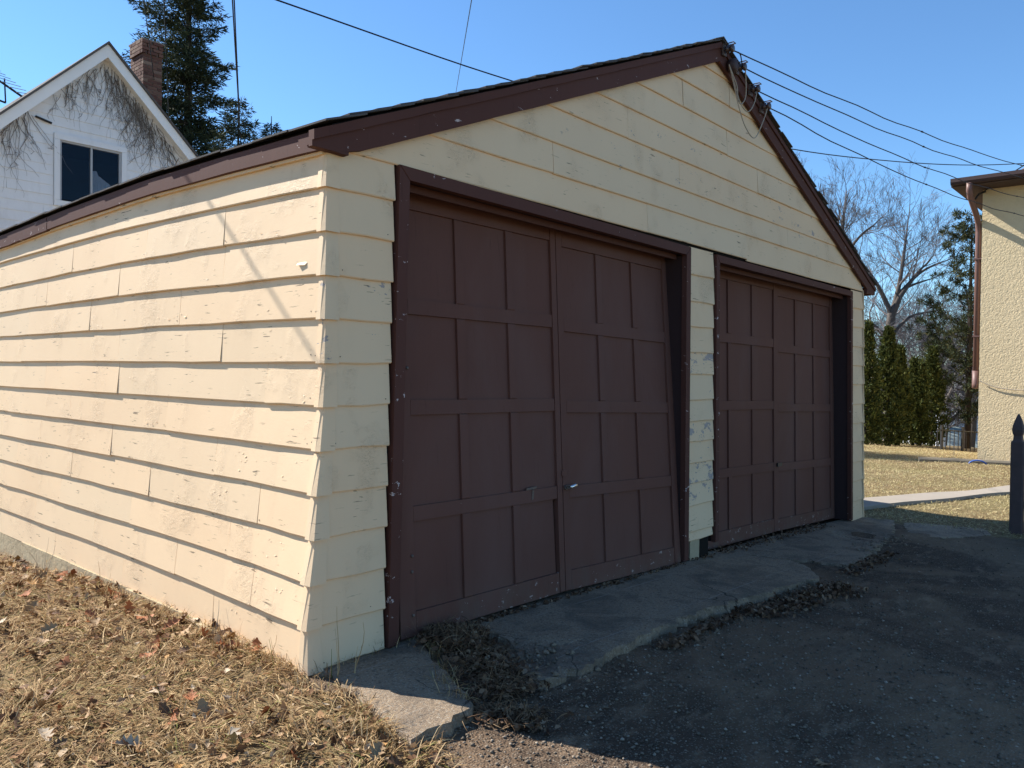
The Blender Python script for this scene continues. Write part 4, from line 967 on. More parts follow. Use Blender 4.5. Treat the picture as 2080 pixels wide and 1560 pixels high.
# ---------------------------------------------------------------- fence post at the right edge
fp = thing('fence_post', 'dark painted gate post with pointed top at the right edge', 'post', (7.95, -1.545, -.36))
def lathe_sq(cx, cy, levels, nm, mat, parent):
    V = []; n = 8
    for z, hx, hy in levels:
        for k in range(8):
            sx, sy = [(1, .8), (.8, 1), (-.8, 1), (-1, .8), (-1, -.8), (-.8, -1), (.8, -1), (1, -.8)][k]; V.append((cx + hx * sx, cy + hy * sy, z))
    F = [(j * 8 + i, j * 8 + (i + 1) % 8, j * 8 + 8 + (i + 1) % 8, j * 8 + 8 + i) for j in range(len(levels) - 1) for i in range(8)]
    F += [tuple(range(7, -1, -1)), tuple((len(levels) - 1) * 8 + i for i in range(8))]
    return mesh_obj(nm, V, F, mat, parent)
lathe_sq(7.95, -1.545, [(-.5, .062, .062), (.655, .062, .062), (.675, .060, .060)], 'shaft', M['post'], fp)
lathe_sq(7.95, -1.545, [(.675, .050, .050), (.70, .043, .043), (.735, .040, .040), (.77, .050, .050), (.80, .055, .055), (.84, .050, .050), (.90, .034, .034), (.95, .016, .016), (.975, .004, .004)], 'finial', M['post'], fp)
pkt = thing('picket_fence', 'dark pointed pickets just beyond the gate post at the right edge', 'fence', (8.3, -2.3, -.36))
for k in range(8):
    y = -1.70 - k * .135; mb = MB(); mb.add([(7.985, y - .045, -.30), (7.985, y + .045, -.30), (7.985, y + .045, .60), (7.985, y, .72), (7.985, y - .045, .60), (7.965, y - .045, -.30), (7.965, y + .045, -.30), (7.965, y + .045, .60), (7.965, y, .72), (7.965, y - .045, .60)],
        [(0, 1, 2, 3, 4), (9, 8, 7, 6, 5)] + [(j, 5 + j, 5 + (j + 1) % 5, (j + 1) % 5) for j in range(5)]); mb.build('picket', M['post'], pkt)
for z in (-.05, .42): mb = MB(); mb.box(7.987, 8.02, -2.75, -1.61, z, z + .08); mb.build('fence_rail', M['post'], pkt)

# ---------------------------------------------------------------- far neighbours down the hill
fh = thing('house', 'small distant white house with grey roof down the slope', 'house', (44, 5.6, -3))
c0 = Vector((43.4, 5.2, 0)); ux = Vector((.655, -.756, 0)); uy = Vector((.756, .655, 0))
def fp_(u, v, z): p = c0 + ux * u + uy * v; return (p.x, p.y, z)
mb = MB(); V = [fp_(-1.0, 0, -3.2), fp_(4, 0, -3.2), fp_(4, 0, -.55), fp_(1.3, 0, 1.15), fp_(-1.0, 0, -.55), fp_(-1.0, 6, -3.2), fp_(4, 6, -3.2), fp_(4, 6, -.55), fp_(1.3, 6, 1.15), fp_(-1.0, 6, -.55)]
mb.add(V, [(0, 1, 2, 3, 4), (9, 8, 7, 6, 5)] + [(j, 5 + j, 5 + (j + 1) % 5, (j + 1) % 5) for j in range(5)]); fw_ = mb.build('wall', M['farwhite'], fh)
for k in range(16):
    z = -3.1 + k * .24; hw_ = 2.4 if z < -.55 else max(.1, 2.4 * (1 - (z + .55) / 1.7)); mb = MB(); a = fp_(1.4 - hw_, -.03, z); b = fp_(1.4 + hw_, -.03, z); a2 = fp_(1.4 - hw_, -.005, z + .22); b2 = fp_(1.4 + hw_, -.005, z + .22)
    mb.add([a, b, b2, a2, fp_(1.4 - hw_, 0, z), fp_(1.4 + hw_, 0, z)], [(0, 1, 2, 3), (4, 5, 1, 0)]); mb.build('board', M['farwhite'], fw_)
for s_ in (-1, 1):
    mb = MB(); e = 1.4 + s_ * 3.0; zz = -.85
    mb.hexa([fp_(1.4, -.35, 1.22), fp_(e, -.35, zz), fp_(e, 6.2, zz), fp_(1.4, 6.2, 1.22)], [fp_(1.4, -.35, 1.32), fp_(e, -.35, zz + .1), fp_(e, 6.2, zz + .1), fp_(1.4, 6.2, 1.32)]); mb.build('roof', M['greyroof'], fh)
sh = thing('shed', 'low grey-green roofed shed below the distant white house', 'shed', (41, 5.9, -3))
def fs_(u, v, z): p = Vector((40.2, 5.6, 0)) + ux * u + uy * v; return (p.x, p.y, z)
mb = MB(); mb.hexa([fs_(-.8, 0, -3.2), fs_(1.0, 0, -3.2), fs_(1.0, 2.5, -3.2), fs_(-.8, 2.5, -3.2)], [fs_(-.8, 0, -2.0), fs_(1.0, 0, -2.0), fs_(1.0, 2.5, -1.0), fs_(-.8, 2.5, -1.0)]); mb.build('wall', M['farwhite'], sh)
mb = MB(); mb.hexa([fs_(-1.0, -.2, -2.08), fs_(1.2, -.2, -2.08), fs_(1.2, 2.6, -.98), fs_(-1.0, 2.6, -.98)], [fs_(-1.0, -.2, -2.0), fs_(1.2, -.2, -2.0), fs_(1.2, 2.6, -.9), fs_(-1.0, 2.6, -.9)]); mb.build('roof', M['greyroof'], sh)
wf = thing('picket_fence', 'tiny white picket fence before the distant white house', 'fence', (42.5, 6.2, -1.5))
for k in range(10):
    p = Vector((42.35, 6.45, 0)) + ux * (k * .13); mb = MB(); mb.hexa([(p.x - .03, p.y, -1.25), (p.x + .03, p.y - .03, -1.25), (p.x + .03, p.y + .02, -1.25), (p.x - .03, p.y + .05, -1.25)], [(p.x - .03, p.y, -.35), (p.x + .03, p.y - .03, -.35), (p.x + .03, p.y + .02, -.35), (p.x - .03, p.y + .05, -.35)]); mb.build('picket', M['farwhite'], wf)
mb = MB(); a = Vector((42.33, 6.5, -.6)); b = a + ux * 1.3; mb.tube([a, b], .03, 4); mb.tube([a - Vector((0, 0, .5)), b - Vector((0, 0, .5))], .03, 4); mb.build('fence_rail', M['farwhite'], wf)
pp = MB(); pp.tube([(27.2, 3.45, -1.6), (27.2, 3.45, 0.42)], .16, 8); o = pp.build('white_post', M['farwhite'], None, origin=(27.2, 3.45, -1.6)); tagset(o, 'pale square-topped post between the last arborvitae and the pine', 'post')
irf = thing('iron_fence', 'low black iron fence beyond the lawn beside the pine trunk', 'fence', (21, 1.5, -.5))
for k in range(14):
    p = Vector((19.8, 1.9, 0)) + Vector((.93, -.36, 0)) * (k * .17); gzv = float(H(p.x, p.y)); mb = MB(); rr = .035 if k % 5 == 1 else .011; mb.tube([(p.x, p.y, gzv - .05), (p.x, p.y, gzv + (.62 if k % 5 == 1 else .52))], rr, 5); mb.build('fence_post' if k % 5 == 1 else 'bar', M['iron'], irf)
mb = MB(); mb.tube([(19.8, 1.9, float(H(19.8, 1.9)) + .5), (22.0, 1.06, float(H(22, 1.06)) + .5)], .016, 5); mb.build('fence_rail', M['iron'], irf)

# ---------------------------------------------------------------- trees
def branch_tree(name, label, base, limbs, seed, levels=5, r0=.22, kids=(2, 2), ang=(20, 46), ratio=.62, tip=.007, uplift=.10, mats=('bark', 'twig'), group=None, cat='tree', seglen=.28, trunk_n=8):
    """limbs: list of (points, r_start, r_end, spawn) main limbs; smaller ones grow from them"""
    r_ = random.Random(seed); root = thing(name, label, cat, base, group); tk = MB(); tw = MB(); cnt = [0]
    def grow(p, d, L_, rad, lv):
        n = max(2, int(L_ / seglen) if lv > 1 else 3); pts = [p.copy()]; rs = [rad]; q = p.copy(); dd = d.copy(); step = L_ / n
        for k in range(n):
            dd = (dd + Vector((r_.gauss(0, .13), r_.gauss(0, .13), r_.gauss(0, .10) + uplift * .5))).normalized(); q = q + dd * step; pts.append(q.copy()); rs.append(max(tip, rad * (1 - .62 * (k + 1) / n)))
        (tk if rad > .045 else tw).tube(pts, rs, 6 if rad > .05 else (4 if rad > .02 else 3), False); cnt[0] += 1
        if lv <= 0: return
        for _ in range(r_.randint(*kids)):
            t = r_.uniform(.28, 1.0); i = min(int(t * n), n - 1); pp_ = pts[i].lerp(pts[i + 1], t * n - i); ax = (pts[i + 1] - pts[i]).normalized()
            perp = ax.orthogonal().normalized(); perp.rotate(Matrix.Rotation(r_.uniform(0, 6.283), 3, ax)); a = R(r_.uniform(*ang)); nd = (ax * math.cos(a) + perp * math.sin(a) + Vector((0, 0, uplift))).normalized()
            grow(pp_, nd, L_ * ratio * r_.uniform(.75, 1.2), max(tip, rs[i] * .55), lv - 1)
        if lv >= 1: grow(pts[-1], dd, L_ * ratio, max(tip, rs[-1]), lv - 1)
    for pts, ra, rb_, nsp, L_, lv in limbs:
        P = [Vector(p) for p in pts]; n = len(P); out = []
        for i in range(n - 1):
            p0 = P[max(i - 1, 0)]; p1 = P[i]; p2 = P[i + 1]; p3 = P[min(i + 2, n - 1)]
            for k in range(5):
                t = k / 5; out.append(.5 * ((2 * p1) + (p2 - p0) * t + (2 * p0 - 5 * p1 + 4 * p2 - p3) * t * t + (3 * p1 - p0 - 3 * p2 + p3) * t ** 3))
        out.append(P[-1]); m_ = len(out); rs = [ra + (rb_ - ra) * i / (m_ - 1) for i in range(m_)]
        tk.tube(out, rs, trunk_n, False)
        for s in range(nsp):
            t = r_.uniform(.30, 1.0); i = min(int(t * (m_ - 1)), m_ - 2); ax = (out[i + 1] - out[i]).normalized(); perp = ax.orthogonal().normalized(); perp.rotate(Matrix.Rotation(r_.uniform(0, 6.283), 3, ax)); a = R(r_.uniform(35, 75))
            grow(out[i], (ax * math.cos(a) + perp * math.sin(a) + Vector((0, 0, uplift))).normalized(), L_ * r_.uniform(.6, 1.15), min(rs[i] * .42, .04), lv)
        grow(out[-1], (out[-1] - out[-2]).normalized(), L_, rs[-1], lv)
    tk.build('trunk', M[mats[0]], root, True); tw.build('crown', M[mats[1]], root)
    return root
# the large bare tree behind the arborvitae: forked trunk
branch_tree('bare_tree', 'large bare forked tree with pale trunk behind the arborvitae row', (29.84, 5.8, -1.2), [
    ([(29.84, 5.82, -1.4), (29.84, 5.855, 1.44), (29.80, 5.90, 2.6), (29.90, 5.80, 3.75)], .19, .15, 8, 1.6, 4),
    ([(29.90, 5.80, 3.70), (29.55, 6.20, 4.75), (29.25, 6.62, 5.5), (28.95, 7.0, 6.2)], .10, .035, 9, 1.15, 4),
    ([(29.90, 5.80, 3.70), (30.10, 5.62, 4.8), (30.20, 5.50, 5.9), (30.28, 5.45, 6.7)], .105, .035, 18, 1.2, 4),
    ([(29.82, 5.90, 2.75), (29.45, 6.40, 3.35), (29.0, 6.95, 3.5)], .09, .04, 5, 1.1, 4),
    ([(29.86, 5.85, 2.8), (30.35, 5.3, 3.6), (31.0, 4.6, 3.85)], .08, .03, 7, 1.1, 4),
    ([(30.02, 5.68, 4.4), (30.6, 5.0, 5.3), (31.2, 4.45, 5.7)], .07, .03, 8, 1.0, 4)], 21, tip=.0042, ratio=.68)
branch_tree('bare_tree', 'bare rounded tree crown showing beside the right roof slope of the garage', (24.4, 6.1, -.9), [
    ([(24.4, 6.1, -1.0), (24.4, 6.12, 2.5), (24.42, 6.15, 4.6)], .20, .13, 5, 1.3, 3),
    ([(24.42, 6.15, 4.6), (24.6, 5.95, 5.8), (24.65, 5.9, 6.6)], .10, .045, 9, .85, 4), ([(24.42, 6.15, 4.5), (24.1, 6.5, 5.7), (23.9, 6.75, 6.7)], .09, .03, 7, .8, 4),
    ([(24.5, 6.0, 5.0), (24.95, 5.5, 5.9), (25.25, 5.15, 6.3)], .06, .025, 7, .62, 4)], 5, tip=.004, ratio=.68)
lab = ['thin bare tree in the grey thicket left of the pine trunk', 'leaning bare tree in the thicket behind the pine', 'bushy bare tree low behind the last arborvitae', 'tall slim bare tree far behind the forked tree', 'spreading bare tree far back between garage and stucco house', 'bare tree at the back of the thicket nearest the downspout']
for k, (x, y, h, sd) in enumerate([(34.5, 5.0, 5.6, 31), (33.0, 3.7, 5.2, 32), (27.5, 3.5, 2.6, 33), (41, 9.6, 8.2, 34), (44, 7.5, 7.6, 35), (38, 3.7, 6.6, 36)]):
    gz0 = float(H(x, y)); rr = random.Random(sd)
    l = [([(x, y, gz0 - .2), (x + rr.uniform(-.2, .2), y + rr.uniform(-.2, .2), gz0 + h * .35), (x + rr.uniform(-.5, .5), y + rr.uniform(-.5, .5), gz0 + h * .75)], .12 + .01 * h, .05, 16, h * .23, 4),
         ([(x, y, gz0 + h * .22), (x - .6, y + .7, gz0 + h * .5), (x - .9, y + 1.1, gz0 + h * .7)], .08, .03, 9, h * .18, 4), ([(x, y, gz0 + h * .25), (x + .5, y - .6, gz0 + h * .5), (x + .7, y - 1.0, gz0 + h * .72)], .08, .03, 9, h * .18, 4)]
    branch_tree('bare_tree', lab[k], (x, y, gz0), l, sd, tip=.0055, ratio=.64, uplift=.03, kids=(2, 3))

def blades(P, D, L_, W_, curl=None):
    """pointed leaf blades: P base (n,3), D unit direction (n,3): two triangles folded along the middle"""
    n = len(P); rnd_ = rng.normal(size=(n, 3)); S = np.cross(D, rnd_); S /= np.linalg.norm(S, axis=1, keepdims=True) + 1e-9
    U = np.cross(S, D); L_ = np.asarray(L_).reshape(-1, 1); W_ = np.asarray(W_).reshape(-1, 1)
    mid = P + D * L_ * .5 + U * L_ * .08
    V = np.stack([P, mid + S * W_, P + D * L_, mid - S * W_], 1).reshape(-1, 3)
    b = np.arange(n)[:, None] * 4
    return V, np.concatenate([b, b + 1, b + 2, b + 3], 1)
def conifer(name, label, base, h, rad, seed, kind='spruce', z0=0.05, whorl=.30, per=6, droop=.25, dens=1.0, blade=(.10, .20), lean_=(0, 0), gap=.15, shape=1.0, group=None, sidecut=0.0):
    r_ = np.random.default_rng(seed); root = thing(name, label, 'tree', base, group); bx, by, bz = base
    tk = MB(); tk.tube([(bx, by, bz - .2), (bx + lean_[0] * .5, by + lean_[1] * .5, bz + h * .5), (bx + lean_[0], by + lean_[1], bz + h)], ([.008 * h + .05, .006 * h + .03, .01] if kind == 'spruce' else [.10, .075, .01]), 8); tk.build('trunk', M['darkbark'], root, True)
    tb_ = MB(); PP = []; DD = []
    z = h * z0
    while z < h * .985:
        f = (z / h - z0) / (1 - z0); R_ = rad * ((1 - f) ** shape) * (.45 + .55 * min(1, f / .12 + .3)) + .05
        for k in range(per):
            if r_.random() < gap: continue
            a = r_.uniform(0, 6.283); d = np.array([math.cos(a), math.sin(a), 0]); L_ = R_ * r_.uniform(.6, 1.12) * (1 - sidecut * max(0, d[0] * .655 - d[1] * .756)); n = max(3, int(L_ / .09))
            c = np.array([bx + lean_[0] * z / h, by + lean_[1] * z / h, bz + z + r_.uniform(-.1, .1)]); up0 = r_.uniform(.15, .5) if kind == 'pine' else r_.uniform(-.05, .35)
            ts = np.linspace(0, 1, n); pts = c + d * (ts * L_)[:, None] + np.stack([0 * ts, 0 * ts, L_ * (up0 * ts - droop * ts * ts * 1.4 + .25 * ts ** 4)], 1)
            tb_.tube([tuple(p) for p in pts[::max(1, n // 4)]], np.linspace(.006 + .012 * L_, .005, len(pts[::max(1, n // 4)])).tolist(), 3, False)
            side = np.cross(d, [0, 0, 1])
            for i in range(n):
                t = ts[i]
                if kind == 'pine' and t < .45: continue
                if kind == 'spruce' and t < .06: continue
                m_ = int((14 if kind == 'spruce' else 30) * dens * r_.uniform(.5, 1.4))
                if kind == 'spruce':
                    sgn = r_.choice([-1, 1], m_); off = r_.uniform(0, .30 * L_ * (1 - t * .6) + .05, m_)
                    base_ = pts[i] + side * (sgn * off)[:, None] + d * (off * .5)[:, None] + np.stack([0 * off, 0 * off, -off * .30 + r_.normal(0, .025, m_)], 1)
                    dr = side * (sgn * r_.uniform(.2, 1, m_))[:, None] + d * r_.uniform(.2, 1.0, m_)[:, None] + r_.normal(0, .45, (m_, 3))
                else:
                    cc = pts[i] + r_.normal(0, .06 + .05 * L_, 3); base_ = cc + r_.normal(0, .03, (m_, 3)); dr = r_.normal(0, 1, (m_, 3)) + d * .5 + np.array([0, 0, .6])
                PP.append(base_); DD.append(dr)
        z += whorl * r_.uniform(.7, 1.25)
    P = np.concatenate(PP); D = np.concatenate(DD); D /= np.linalg.norm(D, axis=1, keepdims=True)
    n = len(P); V, F = blades(P, D, r_.uniform(*blade, n), r_.uniform(.16, .28, n) * blade[0] * (.60 if kind == 'spruce' else .40))
    tb_.build('branches', M['darkbark'], root); np_mesh('crown', V, F, M['spruce' if kind == 'spruce' else 'pine'], root)
    return root
conifer('spruce_tree', 'tall dark spruce with open branches behind the brick chimney', (10.45, 22.0, -.4), 18.5, 3.9, 41, z0=.12, whorl=.27, per=6, droop=.18, dens=1.45, blade=(.13, .26), gap=.26, shape=.62, sidecut=.52)
conifer('spruce_tree', 'small dark conifer top peeking over the garage roof left of the twin wires', (9.35, 17.0, 0), 8.75, 1.75, 43, z0=.3, whorl=.20, per=7, droop=.15, dens=1.1, blade=(.10, .2), gap=.12, shape=.72)
conifer('spruce_tree', 'conifer tip barely showing above the garage roof edge', (10.75, 17.6, 0), 8.75, 1.0, 44, z0=.5, whorl=.22, per=6, droop=.15, dens=1.0, blade=(.10, .2), gap=.12, shape=.8)
conifer('pine_tree', 'shaggy green pine between the bare trees and the stucco house', (25.05, 2.25, -.85), 7.0, 1.6, 45, kind='pine', z0=.12, whorl=.30, per=6, droop=-.05, dens=1.5, blade=(.13, .22), gap=.22, shape=.45)

def arborvitae(name, label, base, h, rad, seed):
    r_ = np.random.default_rng(seed); root = thing(name, label, 'shrub', base, 'arborvitae row at the back of the lawn'); bx, by, bz = base
    tk = MB(); tk.tube([(bx, by, bz - .1), (bx, by, bz + h * .9)], [.05, .01], 6); tk.build('trunk', M['darkbark'], root)
    # upright sprays: cluster centres spread over a spindle, each with a fan of small scale-leaf blades
    nc = int(620 * h * rad); f = r_.uniform(0, 1, nc) ** .85; prof = np.interp(f, [0, .12, .35, .6, .8, .93, 1], [.72, 1.0, .97, .70, .36, .15, .02])
    a = r_.uniform(0, 6.283, nc); lump = 1 + .24 * np.sin(a * 3 + f * 14 + seed) + .17 * np.sin(a * 5 - f * 23 + seed * 2)
    rr = rad * prof * lump * np.sqrt(r_.uniform(.30, 1.0, nc)); C = np.stack([bx + rr * np.cos(a), by + rr * np.sin(a), bz + .04 + f * h * .97], 1)
    m_ = 15; P = np.repeat(C, m_, 0) + r_.normal(0, .035, (nc * m_, 3)); out = np.repeat(np.stack([np.cos(a), np.sin(a), 0 * a], 1), m_, 0)
    D = out * .55 + np.array([0, 0, .75]) + r_.normal(0, .55, (nc * m_, 3)); D /= np.linalg.norm(D, axis=1, keepdims=True)
    V, F = blades(P, D, r_.uniform(.06, .14, nc * m_), r_.uniform(.012, .026, nc * m_)); np_mesh('crown', V, F, M['arb'], root)
    return root
def arb_at(p, dep0, dep1):
    c = np.array([-2.174, -3.0135]); q = c + (np.array(p) - c) * dep1 / dep0; return (float(q[0]), float(q[1]), float(H(q[0], q[1])) - .02)
al = ['tall narrow arborvitae at the garage end of the row', 'full sunlit yellow-green arborvitae with the broadest crown in the row', 'arborvitae with twin tips right of the broadest one', 'short arborvitae fourth from the garage in the dark row', 'short dark arborvitae wedged before the last one', 'dark pointed arborvitae at the stucco house end of the row']
for k, (p, d1, h, rd) in enumerate([((15.66, 2.35), 21.5, 3.35, .31), ((15.95, 2.02), 22.0, 3.30, .43), ((16.12, 1.83), 22.6, 2.86, .31), ((16.33, 1.60), 23.2, 2.55, .27), ((16.45, 1.49), 23.0, 2.48, .25), ((16.60, 1.30), 23.6, 2.98, .37)]):
    arborvitae('arborvitae', al[k], arb_at(p, 17, d1), h, rd, 60 + k)

# far woods: a grey mass of twigs beyond everything
mbw = MB(); rw = random.Random(77)
for k in range(600):
    t = rw.random(); x = 44 + 22 * t + rw.uniform(-5, 5); y = 24 - 34 * t + rw.uniform(-3, 3); h = rw.uniform(2.5, 7.5); zb = -4 + rw.uniform(-.5, .5); p = Vector((x, y, zb)); q = p + Vector((rw.uniform(-.6, .6), rw.uniform(-.6, .6), h)); mbw.tube([p, p.lerp(q, .5) + Vector((rw.uniform(-.2, .2), rw.uniform(-.2, .2), 0)), q], [.09, .05, .012], 3, False)
    for _ in range(9):
        s = p.lerp(q, rw.uniform(.35, 1)); e = s + Vector((rw.uniform(-1, 1), rw.uniform(-1, 1), rw.uniform(.2, 1.2))) * rw.uniform(.5, 1.1); mbw.tube([s, s.lerp(e, .5) + Vector((0, 0, -.1)), e], [.028, .02, .01], 3, False)
o = mbw.build('far_woods', M['twig'], None, origin=(55, 8, -4)); tagset(o, 'grey leafless woods in the far distance down the hill', 'woods', kind='stuff')

# ---------------------------------------------------------------- curled paint flakes on the sunlit wall
fm = MB(); rf = random.Random(15)
clus = [(.16, 1.86), (.95, 1.83), (.45, 2.03), (.5, 1.62), (.25, 1.45), (.1, 1.28), (1.4, 1.66), (2.4, 1.64), (.3, 1.05), (.15, .93), (.6, .92), (2.0, 1.3), (.9, .72), (.3, .52), (1.3, .55), (.2, .33), (.7, .18), (1.6, 1.05), (2.7, .9), (3.2, 1.4)]
for cu, cv in clus:
    for _ in range(rf.randint(5, 11)):
        u = cu + rf.gauss(0, .12); z = cv + rf.gauss(0, .035)
        if u < .05: continue
        fr = ((z - 0.0) % .2) / .2
        if fr > .80: continue
        off = .021 - .016 * fr; wv = rf.uniform(.004, .013); hv = rf.uniform(.002, .006); l = rf.uniform(.0008, .003); a = rf.uniform(-.5, .5)
        def q(du, dz, o_): return PL(u + du * math.cos(a) - dz * math.sin(a), z + du * math.sin(a) + dz * math.cos(a), off + o_)
        fm.add([q(-wv, 0, .0005), q(wv, 0, .0005), q(wv * rf.uniform(.3, .9), -hv, l), q(-wv * rf.uniform(.3, .9), -hv * rf.uniform(.7, 1.1), l * rf.uniform(.4, 1))], [(0, 1, 2, 3)])
q0 = PL(.155, 1.868, .03)
fm.add([PL(.11, 1.872, .012), PL(.20, 1.868, .012), PL(.19, 1.852, .030), PL(.13, 1.850, .024)], [(0, 1, 2, 3)])
fo = fm.build('paint_flakes', M['cream'], side); fo['kind'] = 'stuff'

# nail heads along the ends of the front boards
nb = MB(); rn = random.Random(8)
def nail(P, u, z, off):
    if rn.random() < .55: return
    c_ = Vector(P(u, z, off)); e = Vector(P(u, z, off + .0025)) - c_; nb.tube([c_, c_ + e], [.0030, .0026], 6)
for k, zb in enumerate(pil):
    for u in (3.40, 3.775): nail(PF, u + .04 * (2.3 - zb) / 2.3 + rn.uniform(-.008, .008), zb + .025, .016)
for i in range(1, 13):
    for u in (.085, .36): nail(PF, u + lean(zc(i)) * .8 - .03 * (2.2 - zc(i)) / 2.2 + rn.uniform(-.01, .01), zc(i) + .028, .0165)
for i in range(2, 13):
    for c_ in [0.06] + seam_hint[i]:
        for du in (-.02, .022): nail(PL, max(c_ + du, .05) + rn.uniform(-.004, .004), zc(i) + .03 + rn.uniform(-.006, .006), .0175)
no_ = nb.build('nail_heads', M['rust'], front); no_['kind'] = 'stuff'

# ---------------------------------------------------------------- dry grass, leaf litter, weeds, gravel
def in_garage(x, y, m_=0.0): return (x > -0.03 - m_) & (y > 0.0)
slabA = np.array([(-0.09, -0.015), (-0.02, -0.10), (-0.20, -0.83), (0.16, -0.79), (0.27, -0.62), (0.49, -0.17), (0.62, 0.04), (0.0, 0.1)])
slabB = np.array([(0.98, 0.09), (0.97, -0.12), (0.88, -0.46), (0.68, -0.60), (0.60, -0.80), (0.90, -0.84), (1.42, -0.78), (2.05, -0.76), (2.60, -0.80), (3.70, -0.93), (4.05, -0.72), (4.2, -0.47), (4.05, -0.02)])
def inpoly(x, y, P):
    c = np.zeros(len(x), bool); j = len(P) - 1
    for i in range(len(P)):
        t = (P[i, 1] > y) != (P[j, 1] > y); xx = (P[j, 0] - P[i, 0]) * (y - P[i, 1]) / (P[j, 1] - P[i, 1] + 1e-12) + P[i, 0]; c ^= t & (x < xx); j = i
    return c
def grass(name, pts, zs_, L_, W_, flat, mat, label, bend=.5, swirl=None):
    n = len(pts); az = (rng.uniform(0, 6.283, n) if swirl is None else swirl + rng.normal(0, .75, n)); el = np.clip(rng.normal(flat, .32, n), -.05, 1.5)
    D = np.stack([np.cos(az) * np.cos(el), np.sin(az) * np.cos(el), np.sin(el)], 1); S = np.stack([-np.sin(az), np.cos(az), rng.normal(0, .4, n)], 1)
    P = np.stack([pts[:, 0], pts[:, 1], zs_], 1); L1 = L_[:, None]; W1 = W_[:, None]; dn = np.array([0, 0, -1.0]); k1 = rng.uniform(.05, bend, n)[:, None]
    sw = rng.normal(0, .18, n)[:, None] * S
    m1 = P + D * L1 * .40 + sw * L1 * .15; m2 = P + D * L1 * .75 + dn * L1 * k1 * .30 + sw * L1 * .5; tp = P + D * L1 + dn * L1 * k1 * .75 + sw * L1
    gz_ = H(tp[:, 0], tp[:, 1]); tp[:, 2] = np.maximum(tp[:, 2], gz_ + .004)
    V = np.stack([P - S * W1, P + S * W1, m1 - S * W1, m1 + S * W1, m2 - S * W1 * .7, m2 + S * W1 * .7, tp, tp + S * W1 * .1], 1).reshape(-1, 3); b = np.arange(n)[:, None] * 8
    F = np.concatenate([np.concatenate([b + i, b + i + 1, b + i + 3, b + i + 2], 1) for i in (0, 2, 4)], 0)
    o = np_mesh(name, V, F, mat); return tagset(o, label, 'grass', kind='stuff')
def sample(n, x0, x1, y0, y1, keep):
    p = np.stack([rng.uniform(x0, x1, n), rng.uniform(y0, y1, n)], 1); return p[keep(p[:, 0], p[:, 1])]
def lawnleft(x, y):
    free = ~in_garage(x, y) & ~inpoly(x, y, slabA)
    edge = drive_edge(y) + 0.02 * rng.normal(size=len(x)); near = np.where(y < 0.0, x < edge, True)
    near &= ~((y < 0) & (x > -.22) & (y > -.02))
    return free & near
dens = lambda x, y: rng.uniform(0, 1, len(x)) < np.clip(1.15 - .12 * np.hypot(x + 2.17, y + 3.0), .3, 1)
p1 = sample(300000, -3.2, .35, -1.7, 5.6, lambda x, y: lawnleft(x, y) & dens(x, y))
clump = np.sin(p1[:, 0] * 9 + 2 * np.sin(p1[:, 1] * 5)) * np.sin(p1[:, 1] * 11 + np.sin(p1[:, 0] * 7)); p1 = p1[rng.uniform(0, 1, len(p1)) < .64 + .36 * clump]
grass('dry_grass', p1, H(p1[:, 0], p1[:, 1]) + rng.uniform(-.004, .030, len(p1)), rng.uniform(.03, .10, len(p1)) + (rng.uniform(0, 1, len(p1)) > .88) * .07, rng.uniform(.0008, .0021, len(p1)), .24, M['grass'], 'matted dry straw grass along the sunlit side of the garage', .6, 3 * np.sin(p1[:, 0] * 4 + 1.5 * np.sin(p1[:, 1] * 3)) + 2.5 * np.sin(p1[:, 1] * 5 + p1[:, 0] * 2))
p2 = sample(130000, 7.6, 20, -4.2, 3.9, lambda x, y: (x > 7.72 + .06 * np.sin(y * 9)) & ~((np.abs((y - .62) + (x - 7.75) * .397) < .235)) & ~((x > 16.4) & (y < .5)))
grass('mown_lawn', p2, H(p2[:, 0], p2[:, 1]) + rng.uniform(-.01, .015, len(p2)), rng.uniform(.02, .055, len(p2)), rng.uniform(.0016, .0036, len(p2)), .5, M['lawn'], 'mown dry winter lawn between the drive and the stucco house')
# upright tufts along the wall foot, round the slab, in the cracks
tp = []
for _ in range(70): tp.append((rng.uniform(-.20, -.07) if rng.random() < .8 else rng.uniform(-.3, -.1), abs(rng.normal(.0, 1.6))))
for _ in range(26): tp.append((rng.uniform(-.12, .45), rng.uniform(-.03, .02) - .0))
for _ in range(26): t = rng.random(); tp.append((-.03 - .2 * t + rng.normal(0, .035), -.1 - .75 * t + rng.normal(0, .03)))
for _ in range(22): t = rng.random(); tp.append((.58 - .40 * t + rng.normal(0, .03), -.05 - .65 * t + rng.normal(0, .03)))
tp = np.array(tp); tp = np.repeat(tp, 16, 0) + rng.normal(0, .014, (len(tp) * 16, 2)); zt_ = np.where((tp[:, 0] > -.08), np.maximum(H(tp[:, 0], tp[:, 1]), -.03), H(tp[:, 0], tp[:, 1]))
grass('grass_tufts', tp, zt_, rng.uniform(.03, .13, len(tp)), rng.uniform(.0008, .0018, len(tp)), .85, M['grass'], 'upright dry grass tufts at the foot of the garage and round the slabs', 1.0)

